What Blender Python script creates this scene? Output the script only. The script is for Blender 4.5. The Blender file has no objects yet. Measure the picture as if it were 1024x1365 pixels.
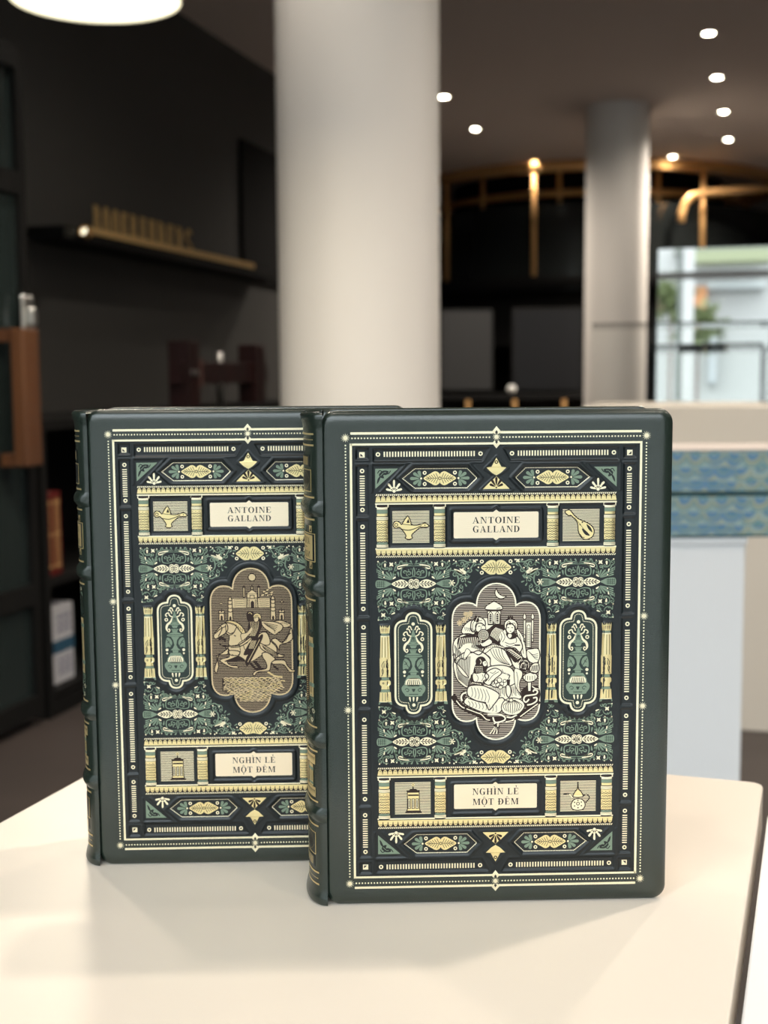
import bpy, math, random
import numpy as np
from mathutils import Vector, Matrix
from mathutils.geometry import tessellate_polygon
random.seed(7)
PI=math.pi
S=bpy.context.scene; COL=S.collection
sin,cos=math.sin,math.cos

# ------------------------------------------------------------------ camera
F_PX=1700.0; PITCH=0.1076; ROLL=-0.0071
ZT=0.75                                        # table top height
CAM=Vector((0,0,ZT+0.2633))
fw=Vector((0,cos(PITCH),-sin(PITCH))); up0=Vector((0,sin(PITCH),cos(PITCH))); rt0=Vector((1,0,0))
rt=rt0*cos(ROLL)+up0*sin(ROLL); up=up0*cos(ROLL)-rt0*sin(ROLL)
cd=bpy.data.cameras.new('camera'); co=bpy.data.objects.new('camera',cd); COL.objects.link(co)
M=Matrix((rt,up,-fw)).transposed().to_4x4(); M.translation=CAM; co.matrix_world=M
cd.sensor_width=36; cd.sensor_fit='AUTO'; cd.lens=F_PX/1365*36
cd.clip_start=0.02; cd.clip_end=200
cd.dof.use_dof=True; cd.dof.focus_distance=0.625; cd.dof.aperture_fstop=10.5
S.camera=co
def at(px,py,Y):                               # the point of the place seen at a pixel, at depth Y in front of the camera
    d=fw+rt*((px-512)/F_PX)+up*((682.5-py)/F_PX)
    return CAM+d*(Y/d.y)
TH=math.radians(15.2)                          # the room runs 15 degrees to the right
RA=Vector((cos(TH),-sin(TH),0)); RB=Vector((sin(TH),cos(TH),0))
def room(a,b,z=0): return RA*a+RB*b+Vector((0,0,z))
def on_a(px,py,a):                             # pixel -> point on the plane a = const of the room
    d=fw+rt*((px-512)/F_PX)+up*((682.5-py)/F_PX)
    t=(a-CAM.dot(RA))/d.dot(RA); return CAM+d*t

# ------------------------------------------------------------------ materials
def mat(name,col,rough=.5,metal=0,bump=None,emit=None,spec=.5,coat=0,alpha=None,trans=0,ior=1.45,var=None):
    m=bpy.data.materials.new(name); m.use_nodes=True; nt=m.node_tree; b=nt.nodes['Principled BSDF']
    b.inputs['Base Color'].default_value=(*col,1); b.inputs['Roughness'].default_value=rough
    b.inputs['Metallic'].default_value=metal; b.inputs['Specular IOR Level'].default_value=spec
    b.inputs['Coat Weight'].default_value=coat; b.inputs['Coat Roughness'].default_value=.3
    b.inputs['Transmission Weight'].default_value=trans; b.inputs['IOR'].default_value=ior
    if emit: b.inputs['Emission Color'].default_value=(*emit[0],1); b.inputs['Emission Strength'].default_value=emit[1]
    if bump or var:
        tc=nt.nodes.new('ShaderNodeTexCoord')
    if bump:
        sc,st,dist=bump[:3]; kind=bump[3] if len(bump)>3 else 'noise'
        mp=nt.nodes.new('ShaderNodeMapping'); nt.links.new(tc.outputs['Object'],mp.inputs[0])
        mp.inputs['Scale'].default_value=bump[4] if len(bump)>4 else (1,1,1)
        if kind=='voronoi':
            n=nt.nodes.new('ShaderNodeTexVoronoi'); n.inputs['Scale'].default_value=sc; o=n.outputs['Distance']
        else:
            n=nt.nodes.new('ShaderNodeTexNoise'); n.inputs['Scale'].default_value=sc; n.inputs['Detail'].default_value=4; o=n.outputs['Fac']
        nt.links.new(mp.outputs[0],n.inputs['Vector'])
        bp=nt.nodes.new('ShaderNodeBump'); bp.inputs['Strength'].default_value=st; bp.inputs['Distance'].default_value=dist
        nt.links.new(o,bp.inputs['Height']); nt.links.new(bp.outputs[0],b.inputs['Normal'])
    if var:                                     # two-tone natural variation: (scale, second colour, mapping scale)
        mp2=nt.nodes.new('ShaderNodeMapping'); nt.links.new(tc.outputs['Object'],mp2.inputs[0])
        mp2.inputs['Scale'].default_value=var[2] if len(var)>2 else (1,1,1)
        n2=nt.nodes.new('ShaderNodeTexNoise'); n2.inputs['Scale'].default_value=var[0]; n2.inputs['Detail'].default_value=5
        nt.links.new(mp2.outputs[0],n2.inputs['Vector'])
        r=nt.nodes.new('ShaderNodeValToRGB'); r.color_ramp.elements[0].position=.35; r.color_ramp.elements[1].position=.65
        r.color_ramp.elements[0].color=(*col,1); r.color_ramp.elements[1].color=(*var[1],1)
        nt.links.new(n2.outputs['Fac'],r.inputs[0]); nt.links.new(r.outputs[0],b.inputs['Base Color'])
    return m
LEATHER=mat('green leather',(.016,.025,.0185),.26,bump=(1300,.13,.0002,'voronoi'),spec=.85)
STAMPED=mat('stamped dark leather',(.008,.0115,.0125),.32,bump=(900,.15,.0002),spec=.5)
GOLD=mat('gold foil',(.90,.75,.38),.33,.8,bump=(900,.12,.0002))
CREAM=mat('pale gold foil',(.98,.88,.62),.38,.6)
SAGE=mat('sage green foil',(.205,.275,.195),.45,.15)
DEEP=mat('deep green field',(.018,.032,.026),.5)
INK=mat('black ink',(.010,.008,.007),.5)
BROWN=mat('engraved brown',(.035,.022,.018),.6,0,spec=.2)
PLATE=mat('brushed pale gold',(.97,.82,.60),.32,.8,bump=(260,.25,.0004,'noise',(1,1,14)))
DIMGOLD=mat('dimmed gold plate',(.72,.56,.33),.40,.8)  # darker gold; the rear medallion's dimmer reflection is put into the colour
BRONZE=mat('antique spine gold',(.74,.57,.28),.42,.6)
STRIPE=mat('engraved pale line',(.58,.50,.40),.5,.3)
DIMSTRIPE=mat('dimmed engraved line',(.40,.31,.20),.5,.4)  # rear medallion's engraved lines, darkened for the same dimmer reflection
MEDG=mat('pale medallion plate',(1.0,.92,.72),.36,.5)
PAPER=mat('page edges',(.75,.70,.58),.7,bump=(500,.3,.0004,'noise',(1,60,1)))

# ------------------------------------------------------------------ objects
def link(o,parent=None):
    COL.objects.link(o)
    if parent: o.parent=parent
    return o
def tag(o,label=None,cat=None,group=None,kind=None):
    if label:o['label']=label
    if cat:o['category']=cat
    if group:o['group']=group
    if kind:o['kind']=kind
    return o
def empty(name,loc,rz=0):
    o=bpy.data.objects.new(name,None); o.location=loc; o.rotation_euler=(0,0,rz); o.empty_display_size=.05
    return link(o)
def mesh_obj(name,V,Fc,mats,mi=None,parent=None,smooth=False,loc=None,rz=0):
    me=bpy.data.meshes.new(name); me.from_pydata([tuple(v) for v in V],[],Fc)
    for m in (mats if isinstance(mats,(list,tuple)) else [mats]): me.materials.append(m)
    if mi is not None: me.polygons.foreach_set('material_index',mi)
    if smooth: me.polygons.foreach_set('use_smooth',[True]*len(me.polygons))
    me.update(); o=bpy.data.objects.new(name,me)
    if loc is not None: o.location=loc
    o.rotation_euler=(0,0,rz)
    return link(o,parent)
class MB:                                       # collects solid shapes into one mesh
    def __init__(s): s.V=[];s.F=[];s.M=[];s.mats=[];s.cur=0
    def use(s,m):
        if m not in s.mats: s.mats.append(m)
        s.cur=s.mats.index(m); return s
    def add(s,V,Fc):
        n=len(s.V); s.V+= [tuple(v) for v in V]; s.F+=[tuple(i+n for i in f) for f in Fc]; s.M+=[s.cur]*len(Fc); return s
    def box(s,x0,x1,y0,y1,z0,z1,bev=0):
        if bev<=0:
            V=[(x,y,z) for x in (x0,x1) for y in (y0,y1) for z in (z0,z1)]
            return s.add(V,[(0,1,3,2),(4,6,7,5),(0,4,5,1),(2,3,7,6),(0,2,6,4),(1,5,7,3)])
        b=bev; V=[];idx={}
        xs,ys,zs=(x0,x1),(y0,y1),(z0,z1)
        def P(i,j,k,ax):
            key=(i,j,k,ax)
            if key not in idx:
                sg=[1 if t==0 else -1 for t in (i,j,k)]
                p=[xs[i]+sg[0]*b,ys[j]+sg[1]*b,zs[k]+sg[2]*b]; p[ax]=(xs,ys,zs)[ax][(i,j,k)[ax]]
                idx[key]=len(V); V.append(tuple(p))
            return idx[key]
        Fc=[]
        for ax in range(3):
            o=[a for a in range(3) if a!=ax]
            for sd in (0,1):
                q=[]
                for (u,w) in ((0,0),(1,0),(1,1),(0,1)):
                    t=[0,0,0]; t[ax]=sd; t[o[0]]=u; t[o[1]]=w; q.append(P(*t,ax))
                if (sd==0)!=(ax==1): q=q[::-1]
                Fc.append(tuple(q))
        for ax in range(3):                    # edges along ax
            o=[a for a in range(3) if a!=ax]
            for u in (0,1):
                for w in (0,1):
                    t0=[0,0,0]; t0[o[0]]=u; t0[o[1]]=w; t1=list(t0); t1[ax]=1
                    Fc.append((P(*t0,o[0]),P(*t1,o[0]),P(*t1,o[1]),P(*t0,o[1])))
        for i in (0,1):
            for j in (0,1):
                for k in (0,1): Fc.append((P(i,j,k,0),P(i,j,k,1),P(i,j,k,2)))
        return s.add(V,Fc)
    def tube(s,pts,r,n=12,closed=False,caps=True):
        pts=[Vector(p) for p in pts]; m=len(pts); rings=[]
        for i,p in enumerate(pts):
            a=pts[(i-1)%m] if (i>0 or closed) else p; c=pts[(i+1)%m] if (i<m-1 or closed) else p
            t=(c-a).normalized(); x=t.orthogonal().normalized() if not rings else (px-t*px.dot(t)).normalized()
            px=x; y=t.cross(x); rr=r[i] if isinstance(r,(list,tuple)) else r
            rings.append([p+(x*cos(2*PI*k/n)+y*sin(2*PI*k/n))*rr for k in range(n)])
        V=[v for g in rings for v in g]; Fc=[]
        for i in range(m if closed else m-1):
            for k in range(n): a=i*n;b2=((i+1)%m)*n; Fc.append((a+k,a+(k+1)%n,b2+(k+1)%n,b2+k))
        if caps and not closed: Fc+= [tuple(range(n))[::-1],tuple((m-1)*n+k for k in range(n))]
        return s.add(V,Fc)
    def lathe(s,prof,n=32,c=(0,0,0),a0=0,a1=2*PI):
        full=abs(a1-a0-2*PI)<1e-6; k=n if full else n+1
        V=[(c[0]+r*cos(a0+(a1-a0)*i/n),c[1]+r*sin(a0+(a1-a0)*i/n),c[2]+z) for r,z in prof for i in range(k)]
        Fc=[]
        for j in range(len(prof)-1):
            for i in range(n): i2=(i+1)%k; Fc.append((j*k+i,j*k+i2,(j+1)*k+i2,(j+1)*k+i))
        return s.add(V,Fc)
    def prism(s,pts,z0,z1,bev=0):
        n=len(pts); P=[Vector((p[0],p[1],0)) for p in pts]; c=sum(P,Vector())/n
        if bev:
            def ins(d):
                out=[]
                for i in range(n):
                    a,b,d2=P[i-1],P[i],P[(i+1)%n]; e1=(b-a).normalized(); e2=(d2-b).normalized()
                    nn=Vector((-(e1+e2).y,(e1+e2).x,0)).normalized(); out.append(b+nn*d)
                return out
            lv=[(ins(bev),z0),(P,z0+bev),(P,z1-bev),(ins(bev*.3),z1-bev*.3),(ins(bev),z1)]
        else: lv=[(P,z0),(P,z1)]
        V=[(v.x,v.y,z) for L,z in lv for v in L]; Fc=[]
        for j in range(len(lv)-1):
            for i in range(n): Fc.append((j*n+i,j*n+(i+1)%n,(j+1)*n+(i+1)%n,(j+1)*n+i))
        Fc+=[tuple(range(n))[::-1],tuple((len(lv)-1)*n+i for i in range(n))]
        return s.add(V,Fc)
    def build(s,name,m=None,parent=None,loc=None,rz=0,smooth=False):
        mats=s.mats if s.mats else [m]
        return mesh_obj(name,s.V,s.F,mats,s.M,parent,smooth,loc,rz)

# ------------------------------------------------------------------ flat drawing kit (millimetres on the cover)
def bez(p0,p1,p2,p3,n=10):
    return [tuple((1-t)**3*a+3*(1-t)**2*t*b+3*(1-t)*t*t*c+t**3*d for a,b,c,d in zip(p0,p1,p2,p3)) for t in [i/n for i in range(n+1)]]
def arc(cx,cy,r,a0,a1,n=14,ry=None):
    ry=r if ry is None else ry
    return [(cx+r*cos(math.radians(a0+(a1-a0)*i/n)),cy+ry*sin(math.radians(a0+(a1-a0)*i/n))) for i in range(n+1)]
def cat(P,closed=False,k=5):
    out=[];n=len(P)
    for i in range(n if closed else n-1):
        g=(lambda j:P[j%n]) if closed else (lambda j:P[max(0,min(n-1,j))])
        p0,p1,p2,p3=g(i-1),g(i),g(i+1),g(i+2)
        for q in range(k):
            t=q/k; out.append(tuple(.5*((2*b)+(-a+c)*t+(2*a-5*b+4*c-d)*t*t+(-a+3*b-3*c+d)*t**3) for a,b,c,d in zip(p0,p1,p2,p3)))
    if not closed: out.append(P[-1])
    return out
def spiral(cx,cy,r0,r1,a0,a1,n=16):
    return [(cx+(r0+(r1-r0)*i/n)*cos(math.radians(a0+(a1-a0)*i/n)),cy+(r0+(r1-r0)*i/n)*sin(math.radians(a0+(a1-a0)*i/n))) for i in range(n+1)]
def drop(x0,y0,x1,y1,w,n=7):                    # teardrop from its tip to its round end
    dx,dy=x1-x0,y1-y0; L=math.hypot(dx,dy) or 1; ux,uy=dx/L,dy/L; nx,ny=-uy,ux
    pr=[(0,0),(.3,.30),(.6,.42),(.82,.46),(.95,.3),(1,0)]
    A=[(x0+dx*t+nx*w*q,y0+dy*t+ny*w*q) for t,q in pr]; B=[(x0+dx*t-nx*w*q,y0+dy*t-ny*w*q) for t,q in pr[-2:0:-1]]
    return cat(A+B,True,3)
Q4=[(1,1),(-1,1),(1,-1),(-1,-1)]
class Art:
    def __init__(s,surf=None): s.V=[];s.L=[];s.F=[];s.M=[];s.mats=[];s.T=[lambda x,y:(x,y)];s.keep=None;s.surf=surf;s.ws=1
    def sym(s,l=Q4,c=(0,0)):
        s.T=[(lambda x,y,a=a,b=b:(a*x,b*y)) for a,b in l]; return s
    def maps(s,l): s.T=l; return s
    def one(s): s.T=[lambda x,y:(x,y)]; return s
    def mi(s,m):
        if m not in s.mats: s.mats.append(m)
        return s.mats.index(m)
    def raw(s,P,Fc,m,lay):
        i=s.mi(m)
        for T in s.T:
            Q=[T(*p) for p in P]; n=len(s.V); fl=[]
            for f in Fc:
                a=sum(Q[f[k]][0]*Q[f[(k+1)%len(f)]][1]-Q[f[(k+1)%len(f)]][0]*Q[f[k]][1] for k in range(len(f)))
                if abs(a)<1e-9: continue
                if s.keep:
                    cx=sum(Q[k][0] for k in f)/len(f); cy=sum(Q[k][1] for k in f)/len(f)
                    if not s.keep(cx,cy): continue
                fl.append(tuple(n+k for k in (f if a>0 else f[::-1])))
            if fl:
                s.V+=Q; s.L+=[lay]*len(Q); s.F+=fl; s.M+=[i]*len(fl)
        return s
    def poly(s,P,m,lay=1):
        P=[tuple(p) for p in P]
        if len(P)>2 and P[0]==P[-1]: P=P[:-1]
        if len(P)<=4: return s.raw(P,[tuple(range(len(P)))],m,lay) if len(P)==3 or convex(P) else s.raw(P,tri(P),m,lay)
        return s.raw(P,tri(P),m,lay)
    def rect(s,x0,x1,y0,y1,m,lay=1): return s.poly([(x0,y0),(x1,y0),(x1,y1),(x0,y1)],m,lay)
    def circ(s,x,y,r,m,lay=1,n=14,ry=None):
        r*=s.ws
        P=arc(x,y,r,0,360,n,ry)[:-1]; return s.raw(P,[tuple(range(n))],m,lay)
    def ring(s,x,y,r,w,m,lay=1,n=14): return s.stroke(arc(x,y,r,0,360,n)[:-1],w,m,lay,True)
    def stroke(s,P,w,m,lay=1,closed=False):
        n=len(P); A=[]
        if n<2: return s
        for i in range(n):
            a=P[i-1] if (i>0 or closed) else P[i]; c=P[(i+1)%n] if (i<n-1 or closed) else P[i]; b=P[i]
            e1=(b[0]-a[0],b[1]-a[1]); e2=(c[0]-b[0],c[1]-b[1])
            l1=math.hypot(*e1); l2=math.hypot(*e2)
            if l1<1e-9: e1,l1=e2,l2
            if l2<1e-9: e2,l2=e1,l1
            if l1<1e-9: e1=e2=(1,0);l1=l2=1
            n1=(-e1[1]/l1,e1[0]/l1); n2=(-e2[1]/l2,e2[0]/l2)
            k=1+n1[0]*n2[0]+n1[1]*n2[1]; k=max(k,.5); nx,ny=(n1[0]+n2[0])/k,(n1[1]+n2[1])/k
            ww=(w(i/(n-1)) if callable(w) else w)/2*s.ws
            A+=[(b[0]+nx*ww,b[1]+ny*ww),(b[0]-nx*ww,b[1]-ny*ww)]
        Fc=[(2*i,2*i+1,(2*i+3)%(2*n),(2*i+2)%(2*n)) for i in range(n if closed else n-1)]
        return s.raw(A,Fc,m,lay)
    def fig(s,P,fill,line=None,w=.4,lay=2):
        s.poly(P,fill,lay)
        if line: s.stroke(P,w,line,lay+.5,True)
        return s
    def hatch(s,P,y0,y1,pitch,w,m,lay=1):       # horizontal engraved lines inside a shape
        y=y0
        while y<y1:
            xs=[]
            for i in range(len(P)):
                a,b=P[i-1],P[i]
                if (a[1]>y)!=(b[1]>y): xs.append(a[0]+(y-a[1])/(b[1]-a[1])*(b[0]-a[0]))
            xs.sort()
            for k in range(0,len(xs)-1,2): s.rect(xs[k],xs[k+1],y-w/2,y+w/2,m,lay)
            y+=pitch
        return s
    def build(s,name,parent,label=None,place=None):
        V=np.array(s.V,float).reshape(-1,2); L=np.array(s.L,float)
        X=(place or cover_place)(V[:,0],V[:,1],L)
        o=mesh_obj(name,X.tolist(),s.F,s.mats,s.M,parent)
        if label: o['label']=label
        return o
def convex(P):
    sg=0
    for i in range(len(P)):
        a,b,c=P[i-2],P[i-1],P[i]; z=(b[0]-a[0])*(c[1]-b[1])-(b[1]-a[1])*(c[0]-b[0])
        if z*sg<0: return False
        if z: sg=z
    return True
def tri(P): return [tuple(t) for t in tessellate_polygon([[Vector((p[0],p[1],0)) for p in P]])]
# ------------------------------------------------------------------ the embossed cover surface
VC=122.3                                        # height of the pattern's centre above the table, mm
def rrect(x0,x1,y0,y1): return [(x0,y0),(x1,y0),(x1,y1),(x0,y1)]
qm=[(21.8,0)]+bez((21.8,21),(21.8,27),(18.4,29.9),(14.6,29.9),7)+bez((14.6,29.9),(12.6,29.9),(11,29.4),(9.9,28.5),4)[1:]+bez((9.9,28.5),(9.7,34.6),(5.9,39.2),(0,39.2),9)[1:]
def four(q,cx=0,cy=0):
    P=list(q)+[(-x,y) for x,y in q[-2::-1]]
    P+=[(-x,-y) for x,y in q[1:]]+[(x,-y) for x,y in q[-2:0:-1]]
    return [(x+cx,y+cy) for x,y in P]
MED=four(qm,.1,.5)
qc=[(9.3,0)]+bez((9.3,16.6),(9.3,20),(7.0,21.6),(4.0,21.6),6)+bez((4.0,21.6),(3.7,24.2),(2.2,25.4),(0,25.4),6)[1:]
CAR=four(qc,-40.45,.4)
def sd_poly(P,x,y):
    P=np.array(P); d=np.full(x.shape,1e9); ins=np.zeros(x.shape,bool)
    for i in range(len(P)):
        a=P[i-1];b=P[i]; e=b-a; wx=x-a[0];wy=y-a[1]
        t=np.clip((wx*e[0]+wy*e[1])/(e@e+1e-12),0,1); d=np.minimum(d,(wx-e[0]*t)**2+(wy-e[1]*t)**2)
        c=(a[1]>y)!=(b[1]>y)
        if abs(e[1])>1e-12: ins^= c&(x<a[0]+(y-a[1])/e[1]*e[0])
    d=np.sqrt(d); return np.where(ins,-d,d)
def sd_box(x,y,x0,x1,y0,y1):
    dx=np.maximum(x0-x,x-x1); dy=np.maximum(y0-y,y-y1)
    return np.minimum(np.maximum(dx,dy),0)+np.hypot(np.maximum(dx,0),np.maximum(dy,0))
def sm(t): t=np.clip(t,0,1); return t*t*(3-2*t)
def sink(d,depth,bev=.7): return -depth*sm(-d/bev+.5)
def bead(d,c,hw,hh): return hh*np.sqrt(np.clip(1-((d-c)/hw)**2,0,1))
def par(d,c,hw,hh): return hh*np.clip(1-((d-c)/hw)**2,0,1)
HEXO=[(-47.4,91),(-40.2,97.5),(-13.2,97.5),(-7.3,91),(-13.2,84.6),(-40.2,84.6)]
HEXI=[(-45.6,91),(-39.5,96),(-14,96),(-9.1,91),(-14,86),(-39.5,86)]
BARP=[(-59.1,105.2),(-3.6,105.2),(-6.8,99.4),(-59.1,99.4)]
def height(u,v):
    u=np.asarray(u,float);v=np.asarray(v,float)
    x=-np.abs(u);y=np.abs(v); h=np.zeros(u.shape)
    d=np.maximum(-x-69.3,y-106.8); h+=sink(d,.25)
    for B in ((-67.4,-61.9,100.5,105.6),(-67.4,-62.0,73.2,97.3),(-67.4,-62.0,24.0,71.0)):
        d=sd_box(x,y,*B); h+=sink(d,.55)+bead(d,.75,.5,.18)
    d=sd_box(x,y,-67.4,-62,-21.5,21.7); h+=sink(d,.55)+bead(d,.75,.5,.18)
    d=sd_poly(BARP,x,y); h+=sink(d,.55)+bead(d,.75,.5,.18)
    d=sd_poly(HEXO,x,y); h+=np.where(y>84.3,bead(d,.2,.9,.5),0)
    d=sd_poly(HEXI,x,y); h+=sink(d,.3)
    d=sd_poly([(-7.6,85),(0,92),(-5.2,95.6),(-2,98.6),(0,101.2),(7.6,101.2),(7.6,85)],x,y); h+=np.where(y>84.3,bead(d,.4,.6,.3),0)
    d=sd_poly([(-59.9,80.6),(-43.7,97.9),(-59.9,97.9)],x,y); h+=np.where(y>84.3,bead(d,.2,.7,.4),0)
    # rows of plates
    d=sd_box(x,y,-24.2,24.2,57.3,78.1); h+=sink(d,.5)
    pk=sd_poly([(-21,61.4),(-1.4,61.4),(0,60.3),(1.4,61.4),(21,61.4),(21,74.9),(1.4,74.9),(0,76.1),(-1.4,74.9),(-21,74.9)],x,y)
    h+=np.where(d<0,bead(pk,1.1,.75,.55),0)
    h+=sink(sd_box(x,y,-51.9,-30.5,57.9,77.8),.5)
    for c,w_,y0_,y1_ in ((-55.2,2.9,57.2,78.4),(-27.5,2.9,57.2,78.4)):
        h+=np.where((np.abs(x-c)<w_)&(y>y0_)&(y<y1_),par(x,c,w_,.7),0)
    for c in (-54.3,-27.1):
        h+=np.where((np.abs(x-c)<3)&(y<20),par(x,c,3.0,.75),0)
    # medallion and cartouches
    d=sd_poly(MED,u,v); md=d
    h=np.where(d<4.2,0,h); h+=np.where(d<.4,-.45,np.where(d<4.2,bead(d,1.95,1.5,.75)-.45*sm((4.0-d)/.8),0))
    uu=-np.abs(u); d=sd_poly(CAR,uu,v)
    k=(d<3.3)&(md>4.0)
    h=np.where(k,np.where(d<.8,-.35,bead(d,1.85,1.0,.55)-.35*sm((3.1-d)/.6)),h)
    return h
def cover_place(u,v,lay):
    h=height(u,v); return np.stack([u,-(h+.05+.022*lay),v+VC],1)/1000.
def rounded(x0,x1,y0,y1,r,ns=7):
    P=[]
    for cx,cy,a in ((x1-r,y1-r,0),(x0+r,y1-r,90),(x0+r,y0+r,180),(x1-r,y0+r,270)):
        P+=[(cx+r*cos(math.radians(a+90*i/ns)),cy+r*sin(math.radians(a+90*i/ns))) for i in range(ns+1)]
    return P
U0,U1,V0,V1=-84.2,86.0,-122.3,123.7
RIM=6.5; TCK=4.6
def board_mesh(name,front=True):
    # rim rings: (inset, y) from the flat face over the soft edge to the back
    prof=[(RIM,0)]+[(RIM*(1-sin(a)),3.4*(1-cos(a))) for a in [PI/2*i/9 for i in range(1,10)]]
    prof[-1]=(0,3.4); prof+=[(.05,3.8),(.3,4.1),(.9,4.4),(2.0,TCK),(RIM,TCK)]
    V=[];Fc=[];mi=[];n=None
    for ins,y in prof:
        r=max(7.0-ins,.45); P=rounded(U0+ins,U1-ins,V0+ins,V1-ins,r); n=len(P)
        V+=[(p[0]/1000,y/1000,(p[1]+VC)/1000) for p in P]
    for j in range(len(prof)-1):
        for i in range(n): a,b=j*n,(j+1)*n; Fc.append((a+i,b+i,b+(i+1)%n,a+(i+1)%n))
    Fc.append(tuple((len(prof)-1)*n+i for i in range(n))); mi=[0]*len(Fc)
    if not front: Fc.append(tuple(range(n))[::-1]); mi.append(0)
    me=bpy.data.meshes.new(name)
    if front:
        st=.42; nu=int((U1-U0-2*RIM)/st)+1; nv=int((V1-V0-2*RIM)/st)+1
        gu=np.linspace(U0+RIM-.05,U1-RIM+.05,nu); gv=np.linspace(V0+RIM-.05,V1-RIM+.05,nv)
        A,B=np.meshgrid(gu,gv); h=height(A.ravel(),B.ravel())
        base=len(V); G=np.stack([A.ravel(),-h,B.ravel()+VC],1)/1000.
        i=np.arange(nv-1)[:,None]*nu+np.arange(nu-1)[None,:]; i=i.ravel()+base
        Qd=np.stack([i,i+1,i+nu+1,i+nu],1)
        cu=(gu[:-1]+gu[1:])/2; cv=(gv[:-1]+gv[1:])/2; CU,CV=np.meshgrid(cu,cv)
        dark=((np.abs(CU)<69.4)&(np.abs(CV)<106.9)).ravel().astype(int)
        nb=len(V); av=np.concatenate([np.array(V),G]); 
        loops=[k for f in Fc for k in f]; ls=[len(f) for f in Fc]
        me.vertices.add(len(av)); me.vertices.foreach_set('co',av.ravel())
        allv=np.concatenate([np.array(loops),Qd.ravel()]); tot=np.concatenate([np.array(ls),np.full(len(Qd),4)])
        me.loops.add(len(allv)); me.loops.foreach_set('vertex_index',allv.astype(np.int32))
        me.polygons.add(len(tot)); st_=np.concatenate([[0],np.cumsum(tot)[:-1]])
        me.polygons.foreach_set('loop_start',st_.astype(np.int32))
        me.materials.append(LEATHER); me.materials.append(STAMPED)
        me.polygons.foreach_set('material_index',np.concatenate([np.array(mi),dark]).astype(np.int32))
        me.update(calc_edges=True); me.validate()
    else:
        me.from_pydata(V,[],Fc); me.materials.append(LEATHER)
    me.polygons.foreach_set('use_smooth',np.ones(len(me.polygons),bool)); me.update()
    return me

# ------------------------------------------------------------------ lettering (drawn here, a bold book serif)
def ellr(cx,cy,rx,ry,ix,iy,a0,a1,n=22):
    O=arc(cx,cy,rx,a0,a1,n,ry); I=arc(cx,cy,ix,a0,a1,n,iy); return [[O[i],O[i+1],I[i+1],I[i]] for i in range(n)]
def R_(x0,x1,y0,y1): return [(x0,y0),(x1,y0),(x1,y1),(x0,y1)]
def stem(x,w=.20): return [R_(x,x+w,0,1),R_(x-.09,x+w+.09,0,.06),R_(x-.09,x+w+.09,.94,1)]
def thin(x): return [R_(x,x+.07,0,1),R_(x-.1,x+.17,0,.06),R_(x-.1,x+.17,.94,1)]
def glyph(c):
    if c=='I': return stem(.12),.44
    if c=='N': return thin(.14)[:2]+[R_(.14,.21,.94,1),R_(.02,.2,.94,1),[(.10,1),(.36,1),(.87,0),(.78,0)],[(.87,0),(.87,.3),(.8,.3),(.78,0)]]+[R_(.80,.87,0,1),R_(.68,.98,.94,1)],1.0
    if c=='A': return [[(.10,0),(.17,0),(.50,1),(.44,1)],[(.40,1),(.53,1),(.90,0),(.66,0)],R_(.22,.72,.30,.36),R_(0,.28,0,.06),R_(.57,1.0,0,.06)],1.0
    if c=='T': return [R_(.35,.55,0,1),R_(.25,.65,0,.06),R_(.03,.87,.94,1),[(.03,1),(.08,1),(.06,.68),(.03,.68)],[(.82,1),(.87,1),(.87,.68),(.84,.68)]],.9
    if c=='O': return ellr(.5,.5,.46,.53,.25,.48,0,360,30),1.0
    if c=='G': return ellr(.5,.5,.46,.53,.25,.48,45,325,26)+[R_(.66,.86,.02,.44),R_(.56,.96,.40,.46),[(.78,.98),(.84,.98),(.84,.66),(.80,.66)]],1.0
    if c=='L': return stem(.12)+[R_(.3,.78,0,.06),[(.72,0),(.78,0),(.78,.36),(.75,.36)]],.84
    if c=='E': return stem(.12)+[R_(.3,.78,0,.06),[(.72,0),(.78,0),(.79,.32),(.76,.32)],R_(.3,.76,.94,1),[(.70,1),(.76,1),(.76,.70),(.73,.70)],R_(.3,.56,.47,.53),R_(.53,.57,.36,.64)],.86
    if c in 'DĐ': return stem(.12)+[R_(.3,.45,.94,1),R_(.3,.45,0,.06)]+ellr(.42,.5,.48,.5,.25,.44,-90,90,18)+([R_(0,.5,.47,.54)] if c=='Đ' else []),.98
    if c=='H': return stem(.12)+stem(.70)+[R_(.3,.72,.47,.53)],1.04
    if c=='M': return thin(.14)+stem(.95)+[[(.12,1),(.36,1),(.66,0),(.56,0)],[(.56,0),(.63,.0),(.98,1),(.90,1)]],1.28
    if c=='B': return stem(.12)+[R_(.3,.45,.94,1),R_(.3,.45,0,.06),R_(.3,.45,.5,.55)]+ellr(.42,.76,.34,.24,.16,.19,-90,90,12)+ellr(.44,.27,.40,.27,.20,.22,-90,90,12),.92
    if c=='K': return stem(.12)+[[(.3,.36),(.36,.34),(.82,1),(.74,1)],[(.44,.56),(.56,.70),(.96,0),(.70,0)],R_(.62,.94,.94,1)],1.0
    if c=='R': return stem(.12)+[R_(.3,.45,.94,1),R_(.3,.45,.46,.52)]+ellr(.42,.73,.36,.27,.17,.21,-90,90,12)+[[(.46,.5),(.62,.5),(.96,0),(.72,0)]],1.0
    if c=='S': return ellr(.40,.74,.32,.28,.18,.22,20,270,16)+ellr(.40,.26,.34,.28,.18,.22,-160,90,16)+[[(.2,.56),(.4,.54),(.6,.44),(.4,.46)]],.8
    return [],.42
ACC={'Ì':('I','grave'),'Ẻ':('E','hook'),'Ê':('E','circ'),'Ộ':('O','circdot')}
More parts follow.
